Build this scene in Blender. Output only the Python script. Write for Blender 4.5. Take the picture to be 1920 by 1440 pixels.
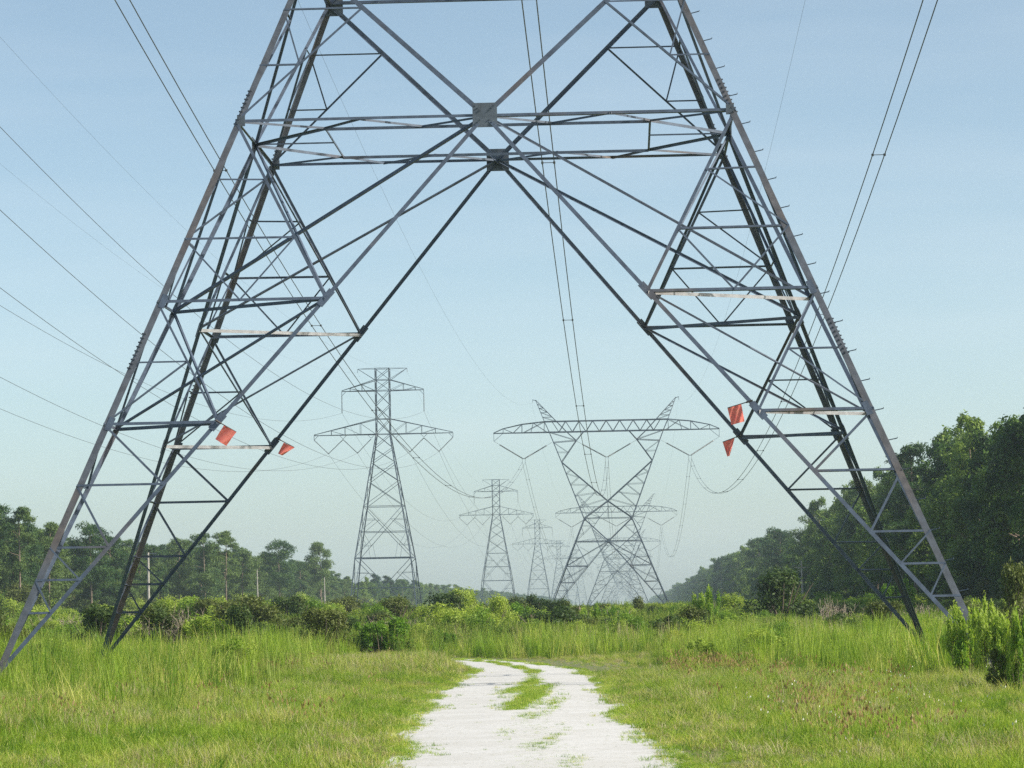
import bpy, math, random
import numpy as np
from mathutils import Vector, Matrix
R = math.radians
rng = np.random.default_rng(7)
random.seed(7)
S = bpy.context.scene
C = S.collection
for o in list(bpy.data.objects): bpy.data.objects.remove(o)

# ------------------------------------------------------------------ camera
CF = 6000.0                                   # focal length in pixels of a 1920 px wide frame
PITCH, ROLL, YAW = 0.07009, -0.01913, -0.03437
CP = Vector((2.772, -70.462, 1.245))
GZ = -0.35                                    # ground level
fwd = Vector((math.sin(YAW)*math.cos(PITCH), math.cos(YAW)*math.cos(PITCH), math.sin(PITCH)))
r0 = Vector((math.cos(YAW), -math.sin(YAW), 0)); u0 = r0.cross(fwd)
cr = r0*math.cos(ROLL) + u0*math.sin(ROLL); cu = u0*math.cos(ROLL) - r0*math.sin(ROLL)
cam = bpy.data.cameras.new('camera'); co = bpy.data.objects.new('camera', cam); C.objects.link(co)
m = Matrix((cr, cu, -fwd)).transposed().to_4x4(); m.translation = CP
co.matrix_world = m
cam.sensor_width = 36; cam.lens = CF/1920*36; cam.clip_start = .5; cam.clip_end = 20000
S.camera = co

# ------------------------------------------------------------------ light
SUN_EL, SUN_AZ = R(34), R(-12)                # azimuth measured from +x towards +y
sd = Vector((math.cos(SUN_EL)*math.cos(SUN_AZ), math.cos(SUN_EL)*math.sin(SUN_AZ), math.sin(SUN_EL)))
w = bpy.data.worlds.new('World'); S.world = w; w.use_nodes = True
nt = w.node_tree; bg = nt.nodes['Background']
sky = nt.nodes.new('ShaderNodeTexSky'); sky.sky_type = 'NISHITA'; sky.sun_disc = False
sky.sun_elevation = SUN_EL; sky.sun_rotation = math.pi/2 - SUN_AZ
sky.air_density = .55; sky.dust_density = 1.4; sky.ozone_density = .8; sky.altitude = 0
wb = nt.nodes.new('ShaderNodeMix'); wb.data_type = 'RGBA'; wb.blend_type = 'MULTIPLY'; wb.inputs[0].default_value = 1   # white balance
wb.inputs[7].default_value = (1.23, 1.205, 1.0, 1); nt.links.new(sky.outputs[0], wb.inputs[6])
tcw = nt.nodes.new('ShaderNodeTexCoord'); mpw = nt.nodes.new('ShaderNodeMapping'); mpw.inputs['Scale'].default_value = (5, 5, 38); mpw.inputs['Rotation'].default_value = (0, R(4), 0)
nzw = nt.nodes.new('ShaderNodeTexNoise'); nzw.inputs['Scale'].default_value = 1.3; nzw.inputs['Detail'].default_value = 5
rpw = nt.nodes.new('ShaderNodeValToRGB'); rpw.color_ramp.elements[0].position = .42; rpw.color_ramp.elements[1].position = .78      # thin cirrus veil
rpw.color_ramp.elements[0].color = (0,0,0,1); rpw.color_ramp.elements[1].color = (.12,.12,.12,1)
cvw = nt.nodes.new('ShaderNodeMix'); cvw.data_type = 'RGBA'; cvw.inputs[7].default_value = (5.2, 5.4, 5.6, 1)
nt.links.new(tcw.outputs['Generated'], mpw.inputs[0]); nt.links.new(mpw.outputs[0], nzw.inputs['Vector']); nt.links.new(nzw.outputs[0], rpw.inputs[0]); nt.links.new(rpw.outputs[0], cvw.inputs[0])
nt.links.new(wb.outputs[2], cvw.inputs[6]); nt.links.new(cvw.outputs[2], bg.inputs[0]); bg.inputs[1].default_value = 0.15
sl = bpy.data.lights.new('sun', 'SUN'); sl.energy = 4.7; sl.angle = R(.5); sl.color = (1, .93, .82)
so = bpy.data.objects.new('sun', sl); C.objects.link(so); so.rotation_euler = sd.to_track_quat('Z', 'Y').to_euler()
S.view_settings.view_transform = 'Standard'; S.view_settings.look = 'None'
S.view_settings.exposure = 0.31; S.view_settings.gamma = 1
S.cycles.max_bounces = 6; S.cycles.diffuse_bounces = 3; S.cycles.transmission_bounces = 3
S.cycles.volume_bounces = 1; S.cycles.transparent_max_bounces = 8
S.cycles.use_denoising = False; S.render.filter_size = 1.2
HAZE = 0.00018

# ------------------------------------------------------------------ helpers
def ray(px, py):
    return (fwd*CF + cr*(px-960) - cu*(py-720)).normalized()
def ground_at(px, py, z=GZ):
    d = ray(px, py); return CP + d*((z-CP.z)/d.z)
def at_y(px, py, y):
    d = ray(px, py); return CP + d*((y-CP.y)/d.y)
def depth(p): return (Vector(p)-CP).dot(fwd)
def tag(o, label=None, cat=None, group=None, kind=None):
    if label: o['label'] = label
    if cat: o['category'] = cat
    if group: o['group'] = group
    if kind: o['kind'] = kind
    return o
def empty(name, loc=(0,0,0)):
    o = bpy.data.objects.new(name, None); C.objects.link(o); o.location = loc; o.empty_display_size = .3; return o
def mesh_np(name, V, F, mats, midx=None, smooth=False):
    """V (n,3), F list of arrays (m,k) of the same k, or one array"""
    me = bpy.data.meshes.new(name)
    Fs = F if isinstance(F, list) else [F]
    Fs = [np.asarray(f, dtype=np.int32) for f in Fs if len(f)]
    nl = sum(f.size for f in Fs); nf = sum(len(f) for f in Fs)
    me.vertices.add(len(V)); me.vertices.foreach_set('co', np.asarray(V, dtype=np.float32).ravel())
    me.loops.add(nl); me.loops.foreach_set('vertex_index', np.concatenate([f.ravel() for f in Fs]))
    tot = np.concatenate([np.full(len(f), f.shape[1]) for f in Fs]).astype(np.int32)
    st = np.concatenate([[0], np.cumsum(tot)[:-1]]).astype(np.int32)
    me.polygons.add(nf); me.polygons.foreach_set('loop_start', st); me.polygons.foreach_set('loop_total', tot)
    for mt in (mats if isinstance(mats, (list, tuple)) else [mats]): me.materials.append(mt)
    if midx is not None: me.polygons.foreach_set('material_index', np.asarray(midx, dtype=np.int32))
    me.polygons.foreach_set('use_smooth', np.full(nf, bool(smooth)))
    me.update(calc_edges=True)
    return me
def obj(name, me, parent=None, loc=None):
    o = bpy.data.objects.new(name, me); C.objects.link(o)
    if parent: o.parent = parent
    if loc is not None: o.location = loc
    return o
class MB:
    def __init__(s): s.v = []; s.f4 = []; s.n = 0
    def quadbox(s, c8):
        b = s.n; s.v += [tuple(p) for p in c8]; s.n += 8
        s.f4 += [(b,b+3,b+2,b+1),(b+4,b+5,b+6,b+7),(b,b+1,b+5,b+4),(b+1,b+2,b+6,b+5),(b+2,b+3,b+7,b+6),(b+3,b,b+4,b+7)]
    def bar(s, p0, p1, a, b, oa=(0,0)):
        """box from p0 to p1, spanning vectors a and b"""
        s.quadbox([p0, p0+a, p0+a+b, p0+b, p1, p1+a, p1+a+b, p1+b])
    def angle(s, p0, p1, wd, n, t=None, flip=False):
        """L section steel member; n = outward normal of the face it lies on"""
        p0 = Vector(p0); p1 = Vector(p1); d = (p1-p0).normalized(); n = Vector(n)
        n = (n - d*n.dot(d)).normalized(); u = d.cross(n)
        if abs(n.z) > .9: flip = u.x-u.y > 0      # top flange turned away from the morning sun side
        if flip: u = -u
        t = t or max(.008, wd*.1)
        o = -u*wd/2 + n*(random.random()*.02-.01)
        s.bar(p0+o, p1+o, u*wd, -n*t)
        s.bar(p0+o-n*(t+.0005), p1+o-n*(t+.0005), u*t, -n*(wd-t))
    def chord(s, p0, p1, wd, nx, ny, t=None):
        """corner leg angle: heel outside, flanges along both faces"""
        p0 = Vector(p0); p1 = Vector(p1); d = (p1-p0).normalized(); t = t or wd*.11
        a = Vector(nx); a = (a-d*a.dot(d)).normalized(); b = Vector(ny); b = (b-d*b.dot(d)-a*b.dot(a)).normalized()
        s.bar(p0, p1, -a*wd, -b*t); s.bar(p0-b*(t+.0005), p1-b*(t+.0005), -a*t, -b*(wd-t))
    def plate(s, c, ux, uy, w, h, t):
        ux = Vector(ux).normalized(); uy = Vector(uy); uy = (uy-ux*uy.dot(ux)).normalized(); n = ux.cross(uy); c = Vector(c)
        p = c-ux*w/2-uy*h/2-n*t/2
        s.quadbox([p, p+ux*w, p+ux*w+uy*h, p+uy*h, p+n*t, p+ux*w+n*t, p+ux*w+uy*h+n*t, p+uy*h+n*t])
    def tube(s, pts, r, k=6):
        pts = [Vector(p) for p in pts]; b = s.n
        for i, p in enumerate(pts):
            d = (pts[min(i+1, len(pts)-1)]-pts[max(i-1, 0)]).normalized()
            x = d.cross(Vector((0,0,1)))
            if x.length < .05: x = d.cross(Vector((1,0,0)))
            x.normalize(); y = d.cross(x); rr = r[i] if isinstance(r, (list, tuple)) else r
            for j in range(k):
                a = 2*math.pi*j/k; s.v.append(tuple(p+x*math.cos(a)*rr+y*math.sin(a)*rr))
        for i in range(len(pts)-1):
            for j in range(k):
                j2 = (j+1) % k; s.f4.append((b+i*k+j, b+i*k+j2, b+(i+1)*k+j2, b+(i+1)*k+j))
        s.n += k*len(pts)
    def build(s, name, mat, parent=None, smooth=False):
        return obj(name, mesh_np(name, np.array(s.v), np.array(s.f4), mat, smooth=smooth), parent)

# ------------------------------------------------------------------ materials
def new_mat(name):
    mt = bpy.data.materials.new(name); mt.use_nodes = True; n = mt.node_tree.nodes; l = mt.node_tree.links
    return mt, n, l, n['Principled BSDF']
def noise(n, l, scale, detail=4, coord='Object', dist=0):
    tc = n.new('ShaderNodeTexCoord'); nz = n.new('ShaderNodeTexNoise'); nz.inputs['Scale'].default_value = scale
    nz.inputs['Detail'].default_value = detail; nz.inputs['Distortion'].default_value = dist
    l.new(tc.outputs[coord], nz.inputs['Vector']); return nz
def ramp(n, l, src, stops):
    r = n.new('ShaderNodeValToRGB'); e = r.color_ramp.elements
    while len(e) < len(stops): e.new(.5)
    for i, (p, c) in enumerate(stops): e[i].position = p; e[i].color = (*c, 1)
    l.new(src, r.inputs[0]); return r
def mix(n, l, a, b, f):
    x = n.new('ShaderNodeMix'); x.data_type = 'RGBA'
    for k, v in ((6, a), (7, b)):
        if isinstance(v, tuple): x.inputs[k].default_value = (*v, 1)
        else: l.new(v, x.inputs[k])
    if isinstance(f, float): x.inputs[0].default_value = f
    else: l.new(f, x.inputs[0])
    return x.outputs[2]

def steel(name, base=(.072,.10,.15), rust=.5, metal=.05, rough=.55):
    mt, n, l, p = new_mat(name)
    n1 = noise(n, l, .55, 5); n2 = noise(n, l, 6, 6)
    g = ramp(n, l, n2.outputs[0], [(.3, tuple(c*.72 for c in base)), (.7, tuple(min(1, c*1.25) for c in base))])
    rm = ramp(n, l, n1.outputs[0], [(.60-rust*.2, (0,0,0)), (.80-rust*.12, (1,1,1))])
    rc = ramp(n, l, n2.outputs[0], [(.35, (.09,.075,.07)), (.65, (.16,.125,.105))])
    mx = mix(n, l, g.outputs[0], rc.outputs[0], rm.outputs[0])
    l.new(mx, p.inputs['Base Color']); p.inputs['Metallic'].default_value = metal; p.inputs['Roughness'].default_value = rough
    return mt
M = {}
M['steel'] = steel('galvanised_steel', rust=.05)
M['steel_rust'] = steel('weathered_steel', base=(.095,.11,.14), rust=.7, metal=.05, rough=.6)
M['steel_sunlit'] = steel('sunlit_galvanised_steel', base=(.30,.31,.33), rust=.0, metal=.1, rough=.45)  # lighter copy of the steel, sunlight painted into its colour
M['plate'] = steel('gusset_steel', base=(.10,.125,.16), rust=.0)
M['steel_far'] = steel('lattice_steel', base=(.085,.115,.155), rust=.0)
def plain(name, col, rough=.6, metal=0., var=.25, sc=4):
    mt, n, l, p = new_mat(name); nz = noise(n, l, sc, 4)
    r_ = ramp(n, l, nz.outputs[0], [(.3, tuple(c*(1-var) for c in col)), (.7, tuple(min(1, c*(1+var)) for c in col))])
    l.new(r_.outputs[0], p.inputs['Base Color']); p.inputs['Roughness'].default_value = rough; p.inputs['Metallic'].default_value = metal
    return mt
M['wire'] = plain('conductor_aluminium', (.10,.11,.12), .5, .4)
M['insulator'] = plain('insulator_glaze', (.12,.13,.14), .3)
M['concrete'] = plain('footing_concrete', (.38,.37,.34), .9, sc=8)
M['bark'] = plain('pine_bark', (.20,.155,.12), .9, sc=3, var=.45)
M['snag'] = plain('bleached_wood', (.38,.36,.33), .9, sc=3)
M['stick'] = plain('flag_stick', (.05,.045,.045), .6)

def leaf_mat(name, stops, transl=.35, sc=1.3, rough=.55):
    """stops: colours picked per leaf clump by noise, and per plant by the object's random value"""
    mt, n, l, p = new_mat(name)
    nz = noise(n, l, sc, 3); nf = noise(n, l, sc*9, 2)
    oi = n.new('ShaderNodeObjectInfo')
    ad = n.new('ShaderNodeMath'); ad.operation = 'MULTIPLY_ADD'; ad.inputs[1].default_value = .45
    l.new(oi.outputs['Random'], ad.inputs[0]); l.new(nz.outputs[0], ad.inputs[2])
    a2 = n.new('ShaderNodeMath'); a2.operation = 'MULTIPLY_ADD'; a2.inputs[1].default_value = .5
    l.new(nf.outputs[0], a2.inputs[0]); l.new(ad.outputs[0], a2.inputs[2])
    k = len(stops); r_ = ramp(n, l, a2.outputs[0], [(.62+.5*i/(k-1), c) for i, c in enumerate(stops)])
    l.new(r_.outputs[0], p.inputs['Base Color']); p.inputs['Roughness'].default_value = rough
    try: p.inputs['Specular IOR Level'].default_value = .25
    except Exception: pass
    tr = n.new('ShaderNodeBsdfTranslucent'); ms = n.new('ShaderNodeMixShader'); ms.inputs[0].default_value = transl
    br = n.new('ShaderNodeMix'); br.data_type = 'RGBA'; br.blend_type = 'MULTIPLY'; br.inputs[0].default_value = 1
    l.new(r_.outputs[0], br.inputs[6]); br.inputs[7].default_value = (1.25, 1.3, .55, 1)
    l.new(br.outputs[2], tr.inputs[0]); l.new(p.outputs[0], ms.inputs[1]); l.new(tr.outputs[0], ms.inputs[2])
    l.new(ms.outputs[0], n['Material Output'].inputs[0]); return mt
M['pine'] = leaf_mat('pine_needles', [(.022,.06,.02), (.055,.12,.035), (.13,.20,.055)], .25, .5)
M['oak'] = leaf_mat('broad_leaves', [(.02,.055,.012), (.065,.14,.025), (.19,.28,.05)], .3, .5)
M['dark'] = leaf_mat('dark_shrub_leaves', [(.035,.07,.018), (.06,.105,.025), (.12,.15,.035)], .25, 1)
M['light'] = leaf_mat('light_shrub_leaves', [(.08,.17,.022), (.18,.30,.04), (.34,.43,.075)], .4, 1)
M['sprout'] = leaf_mat('sprouting_leaves', [(.09,.20,.022), (.18,.32,.04), (.34,.45,.08)], .45, 1)
M['fennel'] = leaf_mat('feathery_weed', [(.09,.17,.025), (.15,.25,.035), (.25,.32,.07)], .4, 1)
M['yellow'] = leaf_mat('yellow_groundcover', [(.17,.24,.03), (.25,.30,.04), (.33,.36,.06)], .35, 1.5)
M['grey'] = leaf_mat('dry_brush', [(.22,.18,.14), (.30,.25,.20), (.36,.30,.24)], .1, 1)
M['grass_y'] = leaf_mat('meadow_blades', [(.08,.17,.018), (.24,.35,.04), (.47,.48,.14)], .4, .8)
M['grass_g'] = leaf_mat('green_blades', [(.06,.14,.012), (.18,.31,.025), (.32,.43,.055)], .4, .8)
M['grass_d'] = leaf_mat('straw_blades', [(.30,.27,.13), (.40,.35,.19), (.46,.42,.26)], .3, .8)
M['red'] = leaf_mat('red_weed', [(.20,.13,.055), (.27,.18,.08), (.33,.25,.12)], .3, 2)
M['palm'] = leaf_mat('palmetto_fronds', [(.12,.20,.05), (.22,.28,.08), (.34,.36,.12)], .35, 2)
M['flower'] = plain('white_petals', (.75,.75,.7), .6)

def ground_mat():
    mt, n, l, p = new_mat('meadow_soil'); a = noise(n, l, .12, 6); b = noise(n, l, 3.5, 6)
    c1 = ramp(n, l, a.outputs[0], [(.35, (.10,.13,.035)), (.5, (.16,.18,.06)), (.66, (.22,.19,.09))])
    c2 = ramp(n, l, b.outputs[0], [(.3, (.05,.07,.02)), (.7, (.19,.21,.07))])
    l.new(mix(n, l, c1.outputs[0], c2.outputs[0], .5), p.inputs['Base Color']); p.inputs['Roughness'].default_value = 1
    return mt
def road_mat():
    mt, n, l, p = new_mat('white_gravel'); a = noise(n, l, 1.1, 6); b = noise(n, l, 45, 5); c = noise(n, l, 9, 6)
    c1 = ramp(n, l, b.outputs[0], [(.3, (.38,.38,.365)), (.5, (.56,.56,.545)), (.7, (.66,.66,.65))])
    c2 = ramp(n, l, a.outputs[0], [(.4, (.53,.52,.49)), (.62, (.64,.64,.63))])
    mx = mix(n, l, c1.outputs[0], c2.outputs[0], .45)
    dk = ramp(n, l, c.outputs[0], [(.33, (1,1,1)), (.41, (0,0,0))])
    l.new(mix(n, l, mx, (.40,.39,.33), dk.outputs[0]), p.inputs['Base Color'])
    p.inputs['Roughness'].default_value = .95
    bp = n.new('ShaderNodeBump'); bp.inputs['Strength'].default_value = .12; bp.inputs['Distance'].default_value = .02
    l.new(b.outputs[0], bp.inputs['Height']); l.new(bp.outputs[0], p.inputs['Normal']); return mt

# ------------------------------------------------------------------ ground and track
def vnoise(x, y, s, seed=0):
    x = np.asarray(x)/s; y = np.asarray(y)/s; r_ = np.random.default_rng(seed); v = 0
    for k in range(7):
        a = r_.uniform(0, 6.28); f = r_.uniform(.6, 2.2); ph = r_.uniform(0, 6.28)
        v = v + np.sin((x*math.cos(a)+y*math.sin(a))*f*2+ph)/(1+.35*k)
    return v/2.6                              # roughly -1..1
NX, NY = 91, 240
gx = np.concatenate([np.linspace(-900, -62, 12)[:-1], np.linspace(-62, 62, 67), np.linspace(62, 900, 14)[1:]]); NX = len(gx)
gy = np.concatenate([np.linspace(-110, 260, 300), np.linspace(264, 4400, 60)]); NY = len(gy)
X, Y = np.meshgrid(gx, gy); 
Zg = GZ + 0.0*X
V = np.stack([X, Y, Zg], -1).reshape(-1, 3)
i = np.arange(NX*NY).reshape(NY, NX)
F = np.stack([i[:-1,:-1], i[:-1,1:], i[1:,1:], i[1:,:-1]], -1).reshape(-1, 4)
tag(obj('ground', mesh_np('ground', V, F, ground_mat())), kind='structure')

# track edges measured on the ground
rowsL = [(1560,640),(1500,705),(1440,752),(1400,760),(1370,778),(1340,800),(1310,834),(1290,856),(1272,892),(1258,914)]
rowsR = [(1560,1480),(1500,1385),(1440,1278),(1400,1218),(1370,1178),(1340,1148),(1310,1124),(1290,1108),(1272,1087),(1258,1064)]
cl = []
for (y, xl), (_, xr) in zip(rowsL, rowsR):
    a, b = ground_at(xl, y), ground_at(xr, y); cl.append(((a+b)/2, (b-a).length/2))
pe = ground_at(985, 1243.5)
cl += [(Vector((-.45, 16.5, GZ)), 1.2), (Vector((-1.15, 23.5, GZ)), 1.15), (Vector((-2.7, 30.5, GZ)), 1.2), (Vector((-5.4, 36.5, GZ)), 1.4), (Vector((-10, 41, GZ)), 1.4), (Vector((-30, 52, GZ)), 1.4)]
cl.insert(0, (cl[0][0]+(cl[0][0]-cl[1][0])*6, cl[0][1]))
P = np.array([list(c[0][:2])+[c[1]] for c in cl])
def spline(P, n=500):
    d = np.concatenate([[0], np.cumsum(np.linalg.norm(np.diff(P[:,:2], axis=0), axis=1))]); t = np.linspace(0, d[-1], n)
    Q = np.stack([np.interp(t, d, P[:,k]) for k in range(3)], -1)
    for _ in range(14): Q[1:-1] = (Q[:-2]+Q[1:-1]*2+Q[2:])/4
    return Q
RC = spline(P)
def road_dist(x, y):
    """distance from the track's centre line minus its half width (negative on the track), and signed offset"""
    x = np.asarray(x, float); y = np.asarray(y, float); best = np.full(x.shape, 1e9); cen = np.full(x.shape, 1e9)
    for q in RC[::4]:
        dd = np.hypot(x-q[0], y-q[1]); k = dd < cen; cen[k] = dd[k]; best[k] = dd[k]-q[2]
    return best, cen
V = []; T = np.gradient(RC[:,:2], axis=0); T /= np.linalg.norm(T, axis=1)[:,None]; Nn = np.stack([T[:,1], -T[:,0]], -1)
nc = 9
for k, q in enumerate(RC):
    e1 = .14*vnoise(k, 3, 14, 4); e2 = .14*vnoise(k, 9, 14, 6)
    for j in range(nc):
        s = -1+2*j/(nc-1); h = (q[2]+.1+(e1 if s < 0 else e2))*s
        V.append((q[0]+Nn[k,0]*h, q[1]+Nn[k,1]*h, GZ+.004+(.02*(1-abs(s)) if abs(s) < 1 else 0)))
i = np.arange(len(V)).reshape(-1, nc)
F = np.stack([i[:-1,:-1], i[:-1,1:], i[1:,1:], i[1:,:-1]], -1).reshape(-1, 4)
tag(obj('gravel_road', mesh_np('gravel_road', np.array(V), F, road_mat(), smooth=True)), kind='structure')

# ------------------------------------------------------------------ the waist tower (one type, built once)
xA, dA, zA, dF = 5.286, 3.382, 11.669, 6.371
zC, zD, xW, dW, zW = 7.770, 5.194, 3.82, 2.62, 15.3
W1, W2, W3, W4, W5 = .138, .084, .062, .046, .034
def outer(z, sx, sy):
    if z <= zA: t = z/zA; return Vector((sx*(10+(xA-10)*t), sy*(dF+(dA-dF)*t), z))
    t = (z-zA)/(zW-zA); return Vector((sx*(xA+(xW-xA)*t), sy*(dA+(dW-dA)*t), z))
def bn(z, sx, sy): t = z/zA; return Vector((sx*10*(1-t), sy*(dF+(dA-dF)*t), z))
def sn(z, sx, sy): t = z/zA; return Vector((sx*(10+(xA-10)*t), sy*dF*(1-t), z))
L = lambda a, b, t: a+(b-a)*t
def panel(mb, sx, sy, inner, n):
    """bracing of one face of one leg; inner(z) = the inclined inner chord"""
    o = lambda z: outer(z, sx, sy); q = lambda z: inner(z, sx, sy)
    A, Cc, D, CB, DB = o(zA), o(zC), o(zD), q(zC), q(zD)
    mb.angle(A, CB, W3, n)
    p1, p2 = L(A, CB, .333), L(A, CB, .66); o1, o2 = L(A, Cc, .325), L(A, Cc, .657); cm = L(Cc, CB, .49)
    mb.angle(o1, p1, W5, n); mb.angle(o2, p2, W4, n); mb.angle(p1, o2, W5, n); mb.angle(o2, cm, W5, n); mb.angle(cm, p2, W5, n)
    mb.angle(Cc, CB, W3, n)
    mb.angle(Cc, DB, W4, n); dm = L(Cc, DB, .5); om = L(Cc, D, .5); mb.angle(om, dm, W5, n); mb.angle(dm, D, W5, n)
    mb.angle(D, DB, W3, n)
    f = o(0); po, pq = D, DB
    for i, t in enumerate((.244, .488, .615, .742)):
        a, b = L(D, f, t), L(DB, f, t); mb.angle(a, b, W4, n); mb.angle(po, b, W4 if i < 2 else W5, n); po, pq = a, b
def upper_panel(mb, sx, sy, inn, nd, n):
    """face panel above the belt: nd = node the inclined chord starts from"""
    A, Wc = outer(zA, sx, sy), outer(zW, sx, sy); q = L(nd, Wc, .68); mb.angle(A, q, W4, n); mm = L(A, q, .5)
    oq = L(A, Wc, .68); om = L(A, Wc, .34); mb.angle(q, oq, W5, n); mb.angle(mm, om, W5, n); mb.angle(mm, oq, W5, n)
def build_waist_tower(detail):
    root = empty('transmission_tower')
    st = M['steel'] if detail else M['steel_far']; sr = M['steel_rust'] if detail else M['steel_far']
    G = {s: Vector((0, s*dA, zA)) for s in (-1, 1)}; Md = {s: Vector((s*xA, 0, zA)) for s in (-1, 1)}
    up = (0,0,1)
    for sx in (-1, 1):
        for sy in (-1, 1):
            fn, sn_ = Vector((0, sy, .26)), Vector((sx, 0, .4))
            ch = MB(); ch.chord(outer(0, sx, sy), outer(zA, sx, sy), W1, (sx,0,0), (0,sy,0))
            ch.chord(outer(zA, sx, sy), outer(zW, sx, sy), W1*.95, (sx,0,0), (0,sy,0))
            br = MB()
            br.angle(bn(0, sx, sy), G[sy], W2, fn, flip=sx > 0); br.angle(sn(0, sx, sy), Md[sx], W2, sn_, flip=sy > 0)
            panel(br, sx, sy, bn, fn); panel(br, sx, sy, sn, sn_)
            for z, z2 in ((zC, zD),):
                br.angle(bn(z, sx, sy), sn(z2, sx, sy), W4, (sx,sy,0)); br.angle(sn(z, sx, sy), bn(z2, sx, sy), W4, (sx,sy,0))
            for z in (zC, zD):
                pb = MB(); pb.angle(bn(z, sx, sy), sn(z, sx, sy), W3+.01, up); pb.build('plan_brace', M['steel_sunlit'] if detail and sx*sy < 0 else st, root)  # braces facing the sun get the painted-in bright steel, the others stay dark
            br.angle(G[sy], sn(zC, sx, sy), W3, (sx,sy,0)); br.angle(Md[sx], bn(zC, sx, sy), W4, (sx,sy,0))
            if detail:
                for z in (zC, zD):
                    br.plate(sn(z, sx, sy)-Vector((0,sy*.03,0)), sn(z, sx, sy)-sn(z+1, sx, sy), (0, 1, 0), .36, .2, .016)
                    br.plate(bn(z, sx, sy), bn(z, sx, sy)-bn(z+1, sx, sy), (1, 0, 0), .42, .15, .016)
                    br.plate(outer(z, sx, sy)-Vector((sx*.13, 0, 0)), outer(z, sx, sy)-outer(z+1, sx, sy), (1, 0, 0), .3, .13, .014)
                for z in (zC-1.0, zA+.35):
                    for k in range(9):
                        p = outer(z+.09*k-.4, sx, sy)
                        ch.plate(p+Vector((sx*.012, -sy*.05, 0)), (1,0,0), (0,1,0), .045, .03, .03)
                        ch.plate(p+Vector((-sx*.05, sy*.012, 0)), (1,0,0), (0,1,0), .03, .045, .03)
            leg = ch.build('leg', sr, root)
            br.build('leg_bracing', st, root)
            ft = MB(); f0 = outer(0, sx, sy)
            ft.tube([f0+Vector((0,0,GZ-.4)), f0+Vector((0,0,-.06)), f0+Vector((0,0,-.055))], [.24,.24,.02], 14); ft.plate(f0+Vector((0,0,-.02)), (1,0,0), (0,1,0), .34, .34, .03)
            ft.build('footing', M['concrete'], root)
    bt = MB()                                  # belt, plan bracing and the knot above it
    for s in (-1, 1):
        fn = (0, s, .2)
        for x in (-1, 1):
            bt.angle(outer(zA, x, s), G[s], W3, fn)
            bt.angle(outer(zA, x, s)+Vector((0,0,.02)), Md[x]+Vector((0,0,.02)), W3, (x,0,.2))
            a = Vector((x*3.5, s*2.2, zA)); bt.angle(outer(zA, x, s), a, W4, up); bt.angle(a, Vector((x*2.65, s*dA, zA)), W4, up)
            bt.angle(Md[x], a, W3, up); bt.angle(Vector((x*2.65, s*dA, zA)), Vector((x*1.4, s*2.2, zA)), W4, up)
            bt.angle(Vector((x*1.4, s*2.2, zA)), G[s], W4, up)
            bt.angle(Vector((x*3.5, 0, zA)), a, W4, up)
        bt.angle(Vector((-3.5, s*2.2, zA)), Vector((3.5, s*2.2, zA)), W4+.02, up)
    for x in (-1, 1): bt.angle(Md[x], Vector((x*3.5, 0, zA)), W5, up)
    bt.build('belt_frame', st, root)
    wf = MB()
    for s in (-1, 1):
        for x in (-1, 1):
            wf.angle(G[s], outer(zW, x, s), W2+.02, (0,s,.2), flip=x < 0); upper_panel(wf, x, s, 0, G[s], (0,s,.2))
            wf.angle(Md[x], outer(zW, x, s), W3, (x,0,.3)); upper_panel(wf, x, s, 0, Md[x], (x,0,.3))
        wf.angle(outer(zW, -1, s), outer(zW, 1, s), W2, (0,s,0)); wf.angle(outer(zW, s, -1), outer(zW, s, 1), W3, (s,0,0))
    wf.build('waist_frame', st, root)
    class GP:
        def plate(self, *a):
            b_ = MB(); b_.plate(*a); return b_
    gp = GP(); keep = {}; gm = M['plate'] if detail else st
    for s in (-1, 1):
        b_ = gp.plate(G[s]+Vector((0, s*.035, 0)), (1,0,0), (0,0,1), .52, .52, .016)
        if detail:
            for i in (-4, -3, -2, 2, 3, 4):
                for sg in (-1, 1): b_.plate(G[s]+Vector((i*.05, s*.052, i*.05*sg)), (1,0,0), (0,0,1), .02, .02, .02)
        b_.build('gusset_plate', gm, root)
        for x in (-1, 1):
            p = outer(zW, x, s); gp.plate(p+Vector((-x*.13, s*.02, -.1)), (1,0,0), (0,0,1), .40, .40, .02).build('gusset_plate', gm, root)
            p = outer(zA, x, s); gp.plate(p+Vector((-x*.11, s*.01, 0)), (1,0,0), (0,0,1), .17, .22, .014).build('gusset_plate', gm, root)
    for x in (-1, 1): gp.plate(Md[x]+Vector((x*.02,0,-.05)), (0,1,0), (0,0,1), .5, .36, .02).build('gusset_plate', gm, root)
    if detail:
        z = .8; k = 0
        while z < zW:
            p = outer(z, 1, -1); sb = MB(); sb.tube([p+Vector((-.03, .05, 0)), p+Vector((.17, -.02, .035)), p+Vector((.175, -.02, .06))], .011, 5); z += .62; k += 1; sb.build('step_bolt', st, root)
    # window legs, crossarm, peaks
    zJ, zB, zT, zP = 24.3, 29.1, 30.8, 34.3; dJ, dB = 1.75, 1.1
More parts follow.
